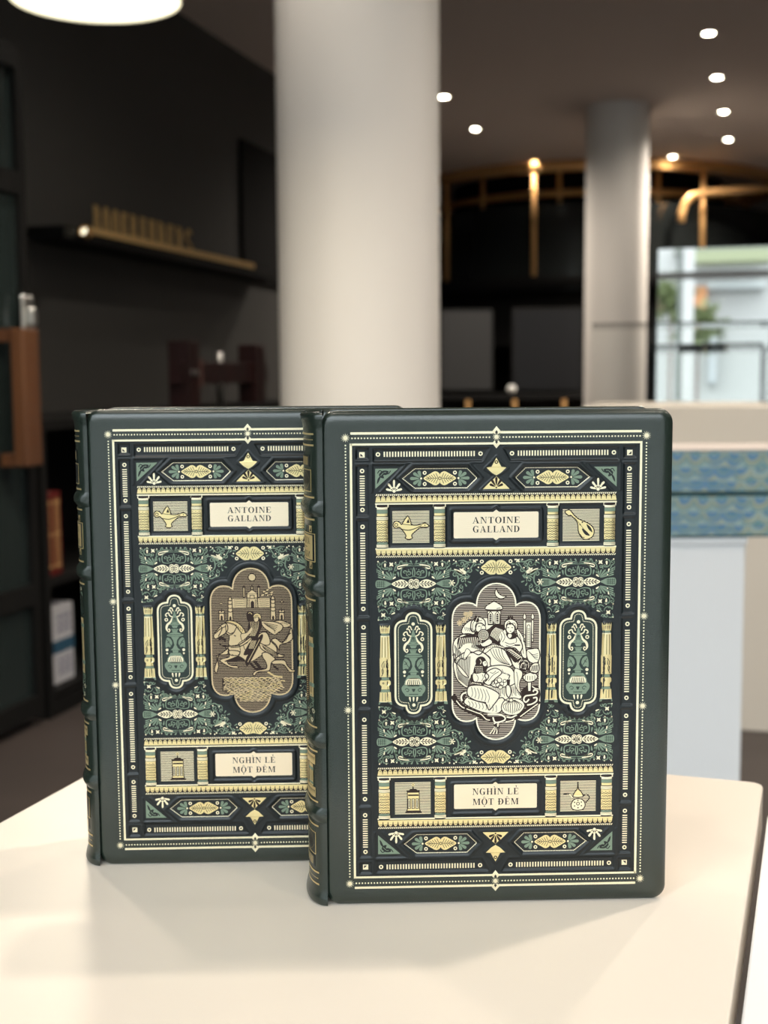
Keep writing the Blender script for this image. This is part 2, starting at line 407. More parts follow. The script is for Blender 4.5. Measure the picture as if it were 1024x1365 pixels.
def glyphs(c):
    if c in ACC:
        b,a=ACC[c]; P,w=glyph(b); P=list(P); m=w/2-.02
        if a=='grave': P.append([(m-.22,1.30),(m-.06,1.30),(m+.08,1.09),(m+.02,1.09)])
        if 'circ' in a: P+=[[(m-.22,1.10),(m-.14,1.10),(m+.02,1.26),(m-.02,1.33)],[(m-.02,1.33),(m+.02,1.26),(m+.14,1.10),(m+.22,1.10)]]
        if 'dot' in a: P.append(arc(m+.01,-.22,.10,0,360,8)[:-1])
        if a=='hook': P+=[[(m-.1,1.38),(m+.06,1.42),(m+.1,1.34),(m-.08,1.32)],[(m+.02,1.36),(m+.12,1.38),(m+.1,1.22),(m+.02,1.24)],[(m-.02,1.10),(m+.06,1.10),(m+.07,1.26),(m+.0,1.26)]]
        return P,w
    return glyph(c)
def text_polys(t,x0,x1,y0,y1,track=.10):
    items=[];x=0
    for c in t:
        P,w=glyphs(c); items+=[[(px+x,py) for px,py in p] for p in P]; x+=w+track
    x-=track; sx=(x1-x0)/x; sy=y1-y0
    return [[(x0+px*sx,y0+py*sy) for px,py in p] for p in items]
def write(A,t,x0,x1,y0,y1,m,lay=3,track=.10):
    for p in text_polys(t,x0,x1,y0,y1,track): A.poly(p,m,lay)

# ------------------------------------------------------------------ ornaments of the cover
def star(A,x,y,r,m=None,lay=2,n=12):
    m=m or CREAM
    A.circ(x,y,r*.45,m,lay)
    for k in range(n):
        a=2*PI*k/n; A.poly([(x+r*.4*cos(a-.2),y+r*.4*sin(a-.2)),(x+r*cos(a),y+r*sin(a)),(x+r*.4*cos(a+.2),y+r*.4*sin(a+.2))],m,lay)
def dots(A,x0,y0,x1,y1,pitch,r,m,lay=1,sq=False):
    L=math.hypot(x1-x0,y1-y0); n=max(1,round(L/pitch))
    for i in range(n+1):
        x=x0+(x1-x0)*i/n;y=y0+(y1-y0)*i/n
        if sq: A.rect(x-r,x+r,y-r,y+r,m,lay)
        else: A.circ(x,y,r,m,lay,7)
def polydots(A,P,pitch,r,m,lay=1):
    P=list(P)+[P[0]]; acc=0
    for a,b in zip(P,P[1:]):
        L=math.hypot(b[0]-a[0],b[1]-a[1])
        while acc<L:
            t=acc/L; A.circ(a[0]+(b[0]-a[0])*t,a[1]+(b[1]-a[1])*t,r,m,lay,6); acc+=pitch
        acc-=L
def offset_poly(P,d):
    out=[];n=len(P)
    for i in range(n):
        a,b,c=P[i-1],P[i],P[(i+1)%n]; e1=(b[0]-a[0],b[1]-a[1]);e2=(c[0]-b[0],c[1]-b[1])
        l1=math.hypot(*e1) or 1;l2=math.hypot(*e2) or 1
        n1=(-e1[1]/l1,e1[0]/l1);n2=(-e2[1]/l2,e2[0]/l2); k=max(1+n1[0]*n2[0]+n1[1]*n2[1],.4)
        out.append((b[0]+(n1[0]+n2[0])/k*d,b[1]+(n1[1]+n2[1])/k*d))
    return out
def fan(A,x,y,ang,L,w,m,lay,spread=75,n=5):     # palmette of drops
    for k in range(n):
        t=-1+2*k/(n-1); a=math.radians(ang+spread*t); l=L*(1-.28*abs(t))
        A.poly(drop(x+.15*l*cos(a),y+.15*l*sin(a),x+l*cos(a),y+l*sin(a),w),m,lay)

def decorate(cov):
    """gilt and coloured foil stamping shared by both copies"""
    # outer border
    A=Art().sym()
    A.rect(-70.2,-1.6,112.35,113.5,CREAM); A.rect(-70.1,-1.2,107.1,108.1,CREAM); A.rect(-70.6,-69.5,-.2,108.1,CREAM)
    dots(A,-69.4,110.6,-3.4,110.6,1.50,.42,CREAM); dots(A,-72.6,107.2,-72.6,25.4,1.50,.40,CREAM)
    A.sym([(1,1),(-1,1)]); dots(A,-72.6,19.6,-72.6,-19.6,1.50,.40,CREAM)
    A.sym(); star(A,-72.6,110.8,2.3); star(A,-72.6,22.5,2.3)
    A.sym([(1,1),(1,-1)]); star(A,0,110.7,2.2)
    A.poly([(-2,113.5),(0,115.9),(2,113.5),(1.3,112.3),(-1.3,112.3)],CREAM,1); A.poly([(-2,107.6),(0,105.2),(2,107.6),(1.2,108.8),(-1.2,108.8)],CREAM,1)
    A.poly([(-.7,113),(0,112),(.7,113),(0,114)],INK,2); A.poly([(-.7,108.3),(0,107.3),(.7,108.3),(0,109.3)],INK,2)
    A.build('gilt_border',cov)
    # bar frieze: ladder ornaments, rings and corner squares
    A=Art().sym()
    def ladder(x0,x1,y0,y1,n,horizontal):
        for i in range(n):
            if horizontal: p=(x1-x0)/n; A.rect(x0+p*i+p*.23,x0+p*i+p*.73,y0,y1,CREAM)
            else: p=(y1-y0)/n; A.rect(x0,x1,y0+p*i+p*.23,y0+p*i+p*.73,CREAM)
    ladder(-54.6,-10,101.5,104,33,True)
    for x,y in ((-57,102.7),(-7.6,102.7),(-64.7,94.8),(-64.7,76),(-64.7,67.8),(-64.7,27.6),(-64.7,18.5)): A.ring(x,y,.80,.58,CREAM)
    ladder(-65.9,-63.5,77.8,92.9,13,False); ladder(-65.9,-63.5,30,65.3,29,False)
    A.rect(-66,-63.4,101.3,103.9,CREAM); A.poly([(-65.5,101.8),(-64,101.8),(-65.5,103.3)],INK,2)
    A.sym([(1,1),(-1,1)]); ladder(-65.9,-63.5,-15.9,15.9,26,False)
    A.build('ladder_frieze',cov)
    # corner triangles, palmettes, lozenge cartouches, central hourglass ornaments
    for k,(a,b) in enumerate(Q4):
        A=Art().sym([(a,b)])
        A.poly([(-58.4,95.9),(-47.4,95.9),(-58.4,86.2)],SAGE)
        A.poly(cat([(-57.6,88.6),(-57.2,91),(-55.6,92.6),(-56.6,89.8)],True),STAMPED,2)
        A.poly(cat([(-56.6,93.2),(-54.6,94.9),(-52,94.6),(-53,92.9),(-54.5,92.8),(-54.2,91.3),(-55.8,91.6)],True),STAMPED,2)
        A.stroke(cat([(-57.3,93.6),(-56.2,95),(-54.2,93.8),(-52.2,93.4),(-51,94.9)]),.45,STAMPED,3)
        A.stroke(cat([(-55.9,92.4),(-54.4,93.9),(-53.2,94.1)]),.3,SAGE,3)
        A.build('corner_triangle',cov)
        A=Art().sym([(a,b)])
        fan(A,-49.4,84.9,90,5.6,1.15,CREAM,1,74,5)
        A.circ(-49.4,85,.75,CREAM,2); A.stroke(arc(-49.4,84.7,2.2,15,165),.4,CREAM,2)
        A.build('palmette',cov)
        A=Art().sym([(a,b)])
        polydots(A,[(-45.2,91),(-39.3,95.7),(-14.2,95.7),(-9.4,91),(-14.2,86.3),(-39.3,86.3)],.78,.27,CREAM,2)
        cx,cy=-27.3,91
        for sx in (1,-1):
            m=Art.raw
            L=[(0,-1.9),(1.6,-3.3),(3,-3.2),(4.2,-2.5),(5.6,-1.7),(7.9,0),(5.6,1.7),(4.2,2.5),(3,3.2),(1.6,3.3),(0,1.9)]
            A.poly(cat([(cx+sx*x,cy+y) for x,y in L],True,3),GOLD,2)
            A.stroke([(cx+sx*1,cy),(cx+sx*7,cy)],.28,BROWN,3)
            for q in range(5):
                for sy in (1,-1): A.stroke([(cx+sx*(.9+q*1.05),cy+sy*.25),(cx+sx*(1.9+q*1.15),cy+sy*(2.5-.42*q))],.26,BROWN,3)
            for sy in (1,-1): A.ring(cx+sx*7.3,cy+sy*2.7,.68,.5,CREAM,2)
            A.circ(cx+sx*9,cy,.5,CREAM,3)
            fan(A,cx+sx*9,cy,0 if sx>0 else 180,5.4,1.7,SAGE,2,72,5)
        A.circ(cx,cy,.8,BROWN,4); A.circ(cx,cy,.45,GOLD,5)
        A.build('lozenge_cartouche',cov)
    for b in (1,-1):
        A=Art().sym([(1,b)])
        A.poly([(0,100.7),(2.4,96.3),(4.8,96),(2.8,94),(0,91.6),(-2.8,94),(-4.8,96),(-2.4,96.3)],GOLD,1)
        A.ring(0,98.6,.65,.45,BROWN,2); A.stroke(arc(0,96.2,2.5,200,340),lambda t:.15+.8*sin(PI*t),BROWN,2)
        A.poly([(0,92.4),(6.4,85.6),(-6.4,85.6)],GOLD,1)
        fan(A,0,86.5,90,4.9,1.3,BROWN,2,66,5); A.circ(0,86.3,.42,BROWN,2)
        A.build('hourglass_ornament',cov)
    # cornices
    def cornice(yr,ys0,ys1,yl,hump):
        A=Art(); x0,x1=-58.4,58.4
        A.rect(x0,x1,min(ys0,ys1)-.1,max(ys0,ys1)+.1,BROWN,1)
        n=60; p=(x1-x0)/n
        for i in range(n*2): 
            q=p/2; x=x0+q*i; A.poly([(x,yr-.42),(x+q*.55,yr-.42),(x+q*1.05,yr+.42),(x+q*.5,yr+.42)],CREAM,1)
        n=47; p=(x1-x0)/n; sg=1 if hump else -1
        for i in range(n):
            x=x0+p*(i+.5); base=ys0; hh=abs(ys1-ys0)
            P=[(x+p*.44*cos(math.radians(180-18*k)),base+sg*hh*(.12+.88*sin(math.radians(18*k)))) for k in range(11)]+[(x+p*.44,base-sg*.05),(x-p*.44,base-sg*.05)]
            A.poly(P,GOLD,2)
            A.stroke([(x+p*.24*cos(math.radians(140-14*k)),base+sg*hh*(.30+.42*sin(math.radians(140-14*k)))) for k in range(9)],.22,BROWN,3)
        A.rect(x0,x1,min(ys0,ys0-sg*.75),max(ys0,ys0-sg*.75),GOLD,2)
        A.rect(x0-.2,x1+.2,yl-.35,yl+.35,CREAM,1)
        A.build('cornice',cov)
    cornice(83.2,80.4,82.6,78.85,True); cornice(53.2,56.0,53.8,57.0,False)
    cornice(-52.2,-55.1,-52.9,-56.7,True); cornice(-82.5,-79.4,-81.7,-78.0,False)
    # small pilasters of the two plate rows
    for top in (78.4,-57.0):
        for cx in (-55.2,-27.5,27.5,55.2):
            A=Art(); y=lambda q:top-(q-578)*.0468
            def bar(q0,q1,hw,m,lay=1):
                for k in range(8): A.rect(cx-hw*.0461*(1-k/4),cx-hw*.0461*(1-(k+1)/4),y(q1),y(q0),m,lay)
            bar(578,606,68,CREAM); bar(584,600,56,BROWN,2); bar(606,626,56,CREAM); bar(630,666,57,SAGE); bar(668,694,55,GOLD); bar(696,702,50,BROWN); bar(703,733,60,CREAM); bar(716,719,58,BROWN,2)
            bar(738,962,58,GOLD); bar(966,986,56,SAGE); bar(990,1020,62,CREAM); bar(1003,1006,60,BROWN,2)
            for r in range(7):
                for c in range(-1,2):
                    xx=cx+(c+(.5 if r%2 else 0)-.25)*1.75
                    if abs(xx-cx)<2.2: A.stroke(arc(xx,y(765+r*30),.78,200,340,6),.30,BROWN,3); A.circ(xx,y(760+r*30),.22,BROWN,3,6)
            A.build('pilaster',cov)
    # tall columns beside the cartouches
    def tall(cx,name='column'):
        A=Art(); y=lambda q:25.9-(q-92)*.0438
        def bar(q0,q1,h0,h1,m,lay=1):
            for k in range(8):
                f0,f1=-1+k/4,-1+(k+1)/4; A.poly([(cx+f0*h1*.0428,y(q1)),(cx+f1*h1*.0428,y(q1)),(cx+f1*h0*.0428,y(q0)),(cx+f0*h0*.0428,y(q0))],m,lay)
        bar(262,328,58,50,GOLD)
        for k in range(-2,3): A.poly([(cx+k*1.0-.42,y(264)),(cx+k*1.0+.42,y(264)),(cx+k*1.12,y(236))],GOLD,1)
        for k in (-1.4,-.5,.5,1.4): A.poly(drop(cx+k*.95,y(322),cx+k*1.0,y(268),.42),BROWN,2)
        bar(330,350,44,44,SAGE); bar(354,622,50,58,GOLD); bar(354,366,50,50,CREAM,2)
        for k in (-1.35,-.7,0,.7,1.35): A.stroke([(cx+k*.95,y(372)),(cx+k*1.1,y(600))],.24,BROWN if abs(k)!=.7 else CREAM,2)
        bar(622,824,62,60,GOLD); A.poly([(cx-62*.0428,y(608)),(cx-40*.0428,y(640)),(cx-62*.0428,y(660))],GOLD,2); A.poly([(cx+62*.0428,y(608)),(cx+40*.0428,y(640)),(cx+62*.0428,y(660))],GOLD,2)
        for sx in (1,-1):
            A.stroke(cat([(cx+sx*.4,y(640)),(cx+sx*1.6,y(690)),(cx+sx*.8,y(760)),(cx+sx*1.9,y(815))]),.3,BROWN,3)
            A.poly(drop(cx+sx*1.3,y(810),cx+sx*1.5,y(730),.5),BROWN,3); A.poly(drop(cx+sx*.5,y(650),cx+sx*.6,y(720),.45),BROWN,3)
        bar(828,856,40,44,SAGE)
        bar(860,876,50,62,GOLD); bar(876,908,62,62,GOLD); bar(908,930,62,42,GOLD); A.ring(cx-1,y(893),.4,.25,BROWN,2,8)
        bar(930,964,42,46,GOLD); bar(968,994,46,54,SAGE); bar(996,1104,62,68,GOLD)
        for k in (-1.4,0,1.4): A.rect(cx+k-.12,cx+k+.12,y(1095),y(1005),BROWN,2)
        bar(1108,1140,72,78,SAGE); bar(1104,1110,72,72,CREAM,2)
        A.build(name,cov)
    for x in (-54.3,-27.0,27.2,54.3): tall(x)
    # vase cartouches
    for sx in (1,-1):
        A=Art().sym([(sx,1)])
        A.poly(CAR,DEEP,.5)
        A.stroke(offset_poly(CAR,.45),.95,CREAM,2,True)
        polydots(A,offset_poly(CAR,2.0),.82,.25,CREAM,1.5)
        X=lambda x:-40.45+(x-437)*.0428; Y=lambda y:25.9-(y-92)*.0433
        P=lambda *q:[(X(a),Y(b)) for a,b in q]
        A.circ(X(436),Y(230),.85,CREAM,2); A.circ(X(440),Y(1162),.85,CREAM,2)
        A.poly(cat(P((436,290),(455,345),(480,440),(392,440),(418,345)),True),SAGE,2)
        for k in (-26,-9,9,26): A.stroke(P((436+k*.35,380),(436+k,438)),.3,DEEP,3)
        A.poly(P((362,452),(512,452),(500,470),(374,470)),SAGE,2); A.poly(P((395,475),(478,475),(462,508),(412,508)),SAGE,2)
        A.poly(P((388,520),(484,520),(478,532),(394,532)),SAGE,2); A.poly(P((400,535),(470,535),(465,560),(405,560)),SAGE,2)
        A.poly(cat(P((335,600),(370,575),(436,560),(505,575),(540,600),(505,612),(436,615),(370,612)),True),SAGE,2)
        A.stroke(P((350,592),(525,592)),.28,DEEP,3)
        A.poly(P((385,618),(490,618),(460,660),(450,720),(470,760),(500,785),(375,785),(405,760),(425,720),(412,660)),SAGE,2)
        A.poly(P((400,788),(475,788),(470,815),(405,815)),SAGE,2); A.poly(P((378,818),(498,818),(525,860),(350,860)),SAGE,2)
        for s in (1,-1):
            Z=lambda *q:[(X(437+s*(a-437)),Y(b)) for a,b in q]
            A.stroke(cat(Z((455,300),(470,262),(488,258),(492,275))),.55,CREAM,3); A.stroke(cat(Z((470,330),(485,295),(505,282),(510,298))),.55,CREAM,3)
            A.stroke(cat(Z((460,372),(498,352),(512,320),(540,330),(548,352),(530,362))),.6,CREAM,3)
            A.stroke(cat(Z((470,380),(490,430),(530,470),(540,520),(520,555))),lambda t:.3+.9*sin(PI*t),CREAM,3)
            A.stroke(cat(Z((515,560),(500,540),(505,520),(522,525))),.5,CREAM,3)
            A.ring(*Z((540,404))[0],.72,.5,CREAM,3); A.circ(*Z((540,780))[0],.78,CREAM,3); A.circ(*Z((540,824))[0],.5,CREAM,3)
            A.poly(cat(Z((475,700),(490,650),(535,625),(556,680),(556,750),(525,740),(500,745)),True),SAGE,2)
            A.stroke(cat(Z((488,730),(515,690),(540,650))),.3,DEEP,3); A.stroke(Z((515,690),(515,668)),.28,DEEP,3); A.stroke(Z((515,690),(540,690)),.28,DEEP,3)
            A.stroke(cat(Z((540,930),(566,960),(560,1000),(530,1040))),.6,SAGE,3)
            A.stroke(cat(Z((535,985),(515,970),(490,985),(500,1005),(520,1000))),.32,DEEP,4)
        A.poly(cat(P((345,932),(352,880),(390,852),(484,852),(522,880),(530,932)),True),CREAM,2)
        for k in range(-3,4): A.poly(P((437+k*24-5,926),(437+k*24+5,926),(437+k*19+3,868),(437+k*19-3,868)),DEEP,3)
        A.stroke(cat(P((340,930),(345,880),(390,848),(484,848),(530,880),(535,930))),.4,SAGE,3)
        A.poly(cat(P((318,950),(345,930),(530,930),(558,950),(568,985),(540,1030),(520,1060),(356,1060),(335,1030),(308,985)),True),SAGE,2)
        A.rect(X(370),X(505),Y(948),Y(940),DEEP,3); A.poly(P((415,975),(460,975),(445,1010),(430,1010)),DEEP,3); A.rect(X(385),X(490),Y(1042),Y(1034),DEEP,3)
        for k in (-45,0,45): A.poly(drop(X(437+k*.8),Y(1125),X(437+k),Y(1068),.95),CREAM,2)
        A.build('vase_cartouche',cov)
    # filigree field: scrolling foliage in sage foil
    A=Art()
    me_=np.array(offset_poly(MED[::1],0)); 
    sgn=1 if sum(MED[i-1][0]*MED[i][1]-MED[i][0]*MED[i-1][1] for i in range(len(MED)))>0 else -1
    def inside(P,x,y):
        c=False
        for i in range(len(P)):
            a,b=P[i-1],P[i]
            if (a[1]>y)!=(b[1]>y) and x<a[0]+(y-a[1])/(b[1]-a[1])*(b[0]-a[0]): c=not c
        return c
    MO=offset_poly(MED,-4.0*sgn); CO=offset_poly(CAR,-3.2*sgn)
    def keep(x,y):
        if abs(x)>58.0 or not -50.3<y<51.5: return False
        if inside(MO,x,y): return False
        if abs(x)>20.5 and -20.8<y<20.8: return False
        if abs(x)<20.6 and -20<y<20: return False
        return not inside(CO,-abs(x),y)
    A.keep=keep
    K=.0428; CX,CY=-40.1,39.3
    def unit(l): 
        T=[]
        for a,b in l:
            for mx in (1,-1):
                for my in (1,-1):
                    T.append(lambda dx,dy,a=a,b=b,mx=mx,my=my:(mx*(CX+a*dx*K),my*(CY+b*dy*K)+.45))
        return A.maps(T)
    G=lambda w:(lambda t:.20+.62*w*sin(PI*min(1,t*1.0))**.7*(1-.35*t))
    def sc(P,w=.75,m=SAGE,lay=1): A.stroke(cat(P),G(w),m,lay)
    def curl(cx,cy,r,a0,a1,w=.7,m=SAGE,lay=1): A.stroke(spiral(cx,cy,r,r*.28,a0,a1,14),G(w),m,lay); A.circ(cx+r*.28*cos(math.radians(a1)),cy+r*.28*sin(math.radians(a1)),r*.24*K,m,lay,8)
    A.ws=1/K
    unit([(1,1),(-1,1),(1,-1),(-1,-1)])
    # bell of scrolls over the centre
    sc([(0,205),(60,208),(122,190),(145,140),(138,85),(100,70),(50,72),(10,85)],.7); curl(52,118,34,-80,300,.6); curl(102,132,26,240,-120,.6)
    sc([(4,80),(14,120),(8,165),(0,190)],.6); A.circ(58,160,.35,SAGE,1,7); A.circ(30,170,.25,SAGE,1,7); A.circ(82,95,.25,SAGE,1,7)
    A.poly(drop(60,222,190,180,46),CREAM,1); A.poly(drop(105,206,184,184,16),DEEP,2)
    sc([(5,225),(60,232),(130,236),(200,205),(215,150),(200,110)],.6); sc([(220,95),(215,140),(190,165)],.7); A.poly(drop(205,95,222,150,26),SAGE,1); A.poly(drop(170,80,180,140,22),SAGE,1)
    # palmette at the spear shoulder
    for ang,L,w in ((18,112,24),(34,150,40),(52,132,30),(72,110,26),(90,92,22)):
        a=math.radians(ang); A.poly(drop(232+18*cos(a),40+18*sin(a),232+L*cos(a),36+L*sin(a),w*.72),SAGE,1)
    A.poly(drop(240,55,205,82,20),CREAM,2)
    A.circ(337,78,.38,CREAM,1,8); A.circ(205,246,.3,CREAM,1,7); A.circ(325,258,.42,CREAM,1,8); A.circ(404,258,.4,CREAM,1,8); A.circ(150,262,.3,SAGE,1,7); A.circ(88,256,.35,CREAM,1,7)
    # square flower
    A.poly([(232,248),(252,240),(276,250),(270,226),(278,200),(254,210),(230,202),(238,226)],CREAM,2)
    A.poly(drop(326,190,324,238,26),CREAM,2); A.stroke([(a,b) for a,b in arc(324,214,40,-110,120,12)],.5,SAGE,1); curl(300,180,16,0,300,.4); sc([(290,170),(330,168),(362,190),(366,230),(350,255)],.6)
    curl(392,225,26,-60,260,.6); sc([(380,250),(402,240),(412,215),(395,195),(380,185),(372,160),(352,150)],.7)
    for q in range(4): A.poly(drop(338+q*6,60+q*22,408,84+q*26,17),SAGE,1)
    A.poly(drop(345,110,352,150,18),CREAM,2)
    for q in (0,1,2): A.poly(drop(20+q*55,236,40+q*50,268,22),SAGE,1)
    curl(150,246,18,180,500,.5); curl(208,226,14,0,320,.45); curl(262,172,18,90,400,.5); A.poly(drop(285,140,270,190,20),SAGE,1); A.poly(drop(415,130,420,180,18),SAGE,1)
    unit([(1,1),(-1,1)])
    # gold spear leaves with veins, rosette, and green reed spears
    A.poly(cat([(57,0),(90,34),(140,50),(190,38),(252,0),(190,-38),(140,-50),(90,-34)],True),CREAM,2); A.stroke([(70,0),(235,0)],.28,BROWN,3)
    for q in range(4):
        for s in (1,-1): A.poly(drop(88+q*32,s*5,110+q*34,s*(32-q*4),15),BROWN,3)
    for s in (1,-1):
        A.circ(28,s*24,1.35,CREAM,2); A.stroke(spiral(28,s*22,24,6,0,400*s,14),.26,BROWN,3); A.poly(drop(4,s*5,8,s*24,8),BROWN,3)
    A.poly(cat([(252,0),(290,22),(335,40),(424,40),(424,-40),(335,-40),(290,-22)],True),SAGE,1)
    for q in (-24,-8,8,24): A.stroke([(325,q),(422,q)],.22,DEEP,2)
    for q in (345,368,391,414): A.stroke([(q,-36),(q,36)],.2,DEEP,2)
    # extra columns of foliage beside the cartouche tops
    A.maps([(lambda dx,dy,mx=mx,my=my,sx=sx:(mx*(CX+sx*dx*K),my*(CY+dy*K)+.45)) for mx in (1,-1) for my in (1,-1) for sx in (1,-1)])
    A.poly([(325,-330),(348,-342),(372,-330),(366,-355),(374,-380),(350,-370),(326,-380),(332,-355)],CREAM,2)
    sc([(400,-275),(395,-320),(375,-300),(340,-290),(310,-310),(300,-340)],.6); curl(330,-395,26,90,420,.55); curl(290,-400,22,200,-120,.55)
    sc([(395,-370),(405,-400),(380,-415),(350,-410)],.6); curl(230,-300,26,120,-260,.6); sc([(300,-290),(270,-270),(230,-272),(205,-290)],.6); curl(180,-285,20,60,400,.5)
    A.poly(drop(260,-350,215,-330,18),CREAM,2); A.circ(404,-412,.4,CREAM,1,8); A.circ(404,-262,.35,CREAM,1,8); sc([(200,-250),(150,-262),(90,-232),(40,-228)],.6); A.poly(drop(150,-235,200,-262,26),SAGE,1); A.poly(drop(90,-215,150,-225,20),SAGE,1)
    sc([(270,-320),(250,-300),(262,-330),(285,-345)],.5); curl(360,-300,14,0,320,.45)
    # towards the centre, along the medallion
    A.maps([(lambda dx,dy,mx=mx,my=my:(mx*(CX+dx*K),my*(CY+dy*K)+.45)) for mx in (1,-1) for my in (1,-1)])
    for q in (0,60,120,180,240,300): A.poly(drop(433,5,433+38*cos(math.radians(q)),5+38*sin(math.radians(q)),14),CREAM,2)
    sc([(400,150),(470,140),(500,80),(505,20),(480,-25),(440,-40)],1.1); curl(470,100,30,60,430,.6); curl(465,-70,36,30,420,.65); sc([(380,-130),(420,-120),(460,-130),(500,-110),(545,-100),(560,-60)],.8)
    for a,b in (((455,165),(560,108)),((470,150),(552,88))): A.poly(drop(*a,*b,40),CREAM if a[0]<470 else SAGE,2)
    A.poly(drop(520,170,590,110,44),CREAM,2); curl(545,225,34,200,560,.7); curl(600,200,30,0,380,.7); curl(640,150,30,180,520,.65); curl(610,90,28,90,430,.65); curl(560,30,32,-40,330,.7); curl(545,-40,26,90,450,.6)
    sc([(505,255),(560,262),(610,240),(660,240),(700,225)],.9); sc([(560,110),(620,140),(660,190),(690,240)],1.0); sc([(500,40),(560,75),(610,55),(640,90)],.8); sc([(440,215),(480,235),(520,200),(560,190)],.9)
    for x,y,a in ((680,190,40),(700,160,-30),(650,230,90),(590,150,120),(530,110,200),(580,0,-60),(610,20,-20),(520,-60,250),(480,190,60),(720,215,0)):
        A.poly(drop(x,y,x+44*cos(math.radians(a)),y+44*sin(math.radians(a)),19),SAGE,1)
    A.poly([(690+x,255+y) for x,y in ((-22,20),(0,12),(22,20),(16,0),(22,-22),(0,-14),(-22,-22),(-16,0))],CREAM,2)
    for x,y in ((455,265),(500,215),(560,165),(640,265),(720,265),(620,170),(585,55),(520,-90),(440,-100),(480,250),(735,180)): A.circ(x,y,.4,CREAM,1,8)
    A.ws=1
    # gold leaf clasp above and below the medallion
    A.maps([(lambda x,y,mx=mx,my=my:(mx*x,my*y)) for mx in (1,-1) for my in (1,-1)])
    A.poly(cat([(0,49.9),(1.8,51),(3.8,50.6),(5.4,49.2),(7.4,47.3),(5.4,45.5),(3.8,44.2),(1.8,43.8),(0,44.8)],True,3),GOLD,2)
    A.stroke([(.6,47.35),(6.6,47.35)],.28,BROWN,3)
    for q in range(4):
        for s in (1,-1): A.stroke([(.6+q*1.1,47.35+s*.25),(1.6+q*1.2,47.35+s*(2.7-.5*q))],.26,BROWN,3)
    A.ring(7,50.3,.7,.5,CREAM,2); A.ring(7,44.8,.7,.5,CREAM,2)
    A.build('filigree_field',cov)
    # the four picture plates
    def plate(name,x0,x1,y0,y1,draw):
        A=Art(); A.rect(x0,x1,y0,y1,BROWN,.5); q=rrect(x0,x1,y0,y1)
        A.hatch(q,y0+.3,y1,.72,.36,CREAM,1); draw(A); A.build(name,cov)
    def lamp(A):
        P=lambda q:[(-50.3+(x-222)*.0459,75.6-(y-635)*.0468) for x,y in q]
        A.fig(cat(P([(320,780),(345,740),(385,695),(415,750),(425,785),(480,790),(520,780),(570,770),(605,795),(590,812),(520,815),(470,850),(435,880),(425,900),(432,925),(395,938),(358,925),(365,900),(350,870),(318,830),(290,810),(262,820),(235,805),(232,770),(262,745),(300,760)]),True),GOLD,BROWN,.5)
        A.stroke(cat(P([(320,830),(390,842),(460,825),(530,795)])),.4,BROWN,4); A.poly(P([(370,765),(390,720),(405,765)]),BROWN,4); A.ring(*P([(262,785)])[0],.75,.35,BROWN,4)
        A.circ(*P([(565,792)])[0],.3,BROWN,4); A.stroke(P([(330,778),(430,790)]),.3,BROWN,4)
    plate('lamp_plate',-50.3,-32.4,59.7,75.6,lamp)
    def lute(A):
        P=lambda q:[(32.4+(x-243)*.0373,75.6-(y-175)*.0381) for x,y in q]
        A.fig(cat(P([(270,215),(318,190),(350,205),(385,250),(440,300),(490,325),(560,355),(625,400),(655,455),(645,520),(600,560),(540,572),(490,545),(450,470),(438,370),(410,320),(350,262),(320,265)]),True),GOLD,BROWN,.5)
        A.poly(cat(P([(495,430),(540,455),(600,520),(550,515),(515,480)]),True),INK,4); A.poly(cat(P([(558,375),(610,420),(632,480),(590,450),(565,410)]),True),INK,4)
        A.circ(*P([(500,350)])[0],.4,BROWN,4); A.circ(*P([(470,380)])[0],.35,BROWN,4); A.stroke(cat(P([(470,500),(500,540),(530,545)])),.3,BROWN,4); A.stroke(P([(400,290),(545,470)]),.2,BROWN,4)
    plate('lute_plate',32.4,50.3,59.7,75.6,lute)
    def lantern(A):
        P=lambda q:[(-49.7+(x-272)*.0355,-59.8-(y-240)*.0374) for x,y in q]
        A.fig(P([(440,370),(605,370),(610,600),(620,625),(430,625),(440,600)]),GOLD,BROWN,.4)
        A.fig(P([(440,365),(470,335),(510,320),(520,250),(530,320),(575,335),(605,365)]),BROWN,None); A.ring(*P([(520,268)])[0],.55,.35,GOLD,3)
        A.rect(*[P([(450,0)])[0][0],P([(598,0)])[0][0]],P([(0,420)])[0][1],P([(0,400)])[0][1],BROWN,4)
        for x in (465,520,575): A.fig(P([(x-17,460),(x+17,460),(x+17,590),(x-17,590)]),CREAM,BROWN,.35,4); A.stroke(P([(x,475),(x,575)]),.35,BROWN,5)
        A.stroke(P([(410,640),(640,640)]),.5,BROWN,4); A.circ(*P([(440,350)])[0],.4,BROWN,4); A.circ(*P([(603,350)])[0],.4,BROWN,4)
    plate('lantern_plate',-49.9,-32.2,-75.9,-59.7,lantern)
    def ewer(A):
        P=lambda q:[(32.3+(x-228)*.0381,-59.8-(y-197)*.0392) for x,y in q]
        A.fig(cat(P([(460,440),(520,455),(555,515),(535,570),(490,590),(430,590),(385,570),(370,515),(405,455)]),True),CREAM,BROWN,.5)
        A.fig(cat(P([(395,410),(420,350),(450,310),(457,220),(465,310),(500,350),(525,410),(460,425)]),True),GOLD,BROWN,.5)
        A.stroke(cat(P([(395,430),(365,395),(330,370),(265,385)])),.6,BROWN,3); A.stroke(P([(345,375),(390,428)]),.45,CREAM,4); A.stroke(cat(P([(530,400),(575,385),(610,430),(560,495)])),.5,BROWN,3)
        A.ring(*P([(460,505)])[0],.75,.35,BROWN,5)
        for k in range(6): A.circ(*P([(460+52*cos(k*PI/3+.5),510+48*sin(k*PI/3+.5))])[0],.38,BROWN,5,7)
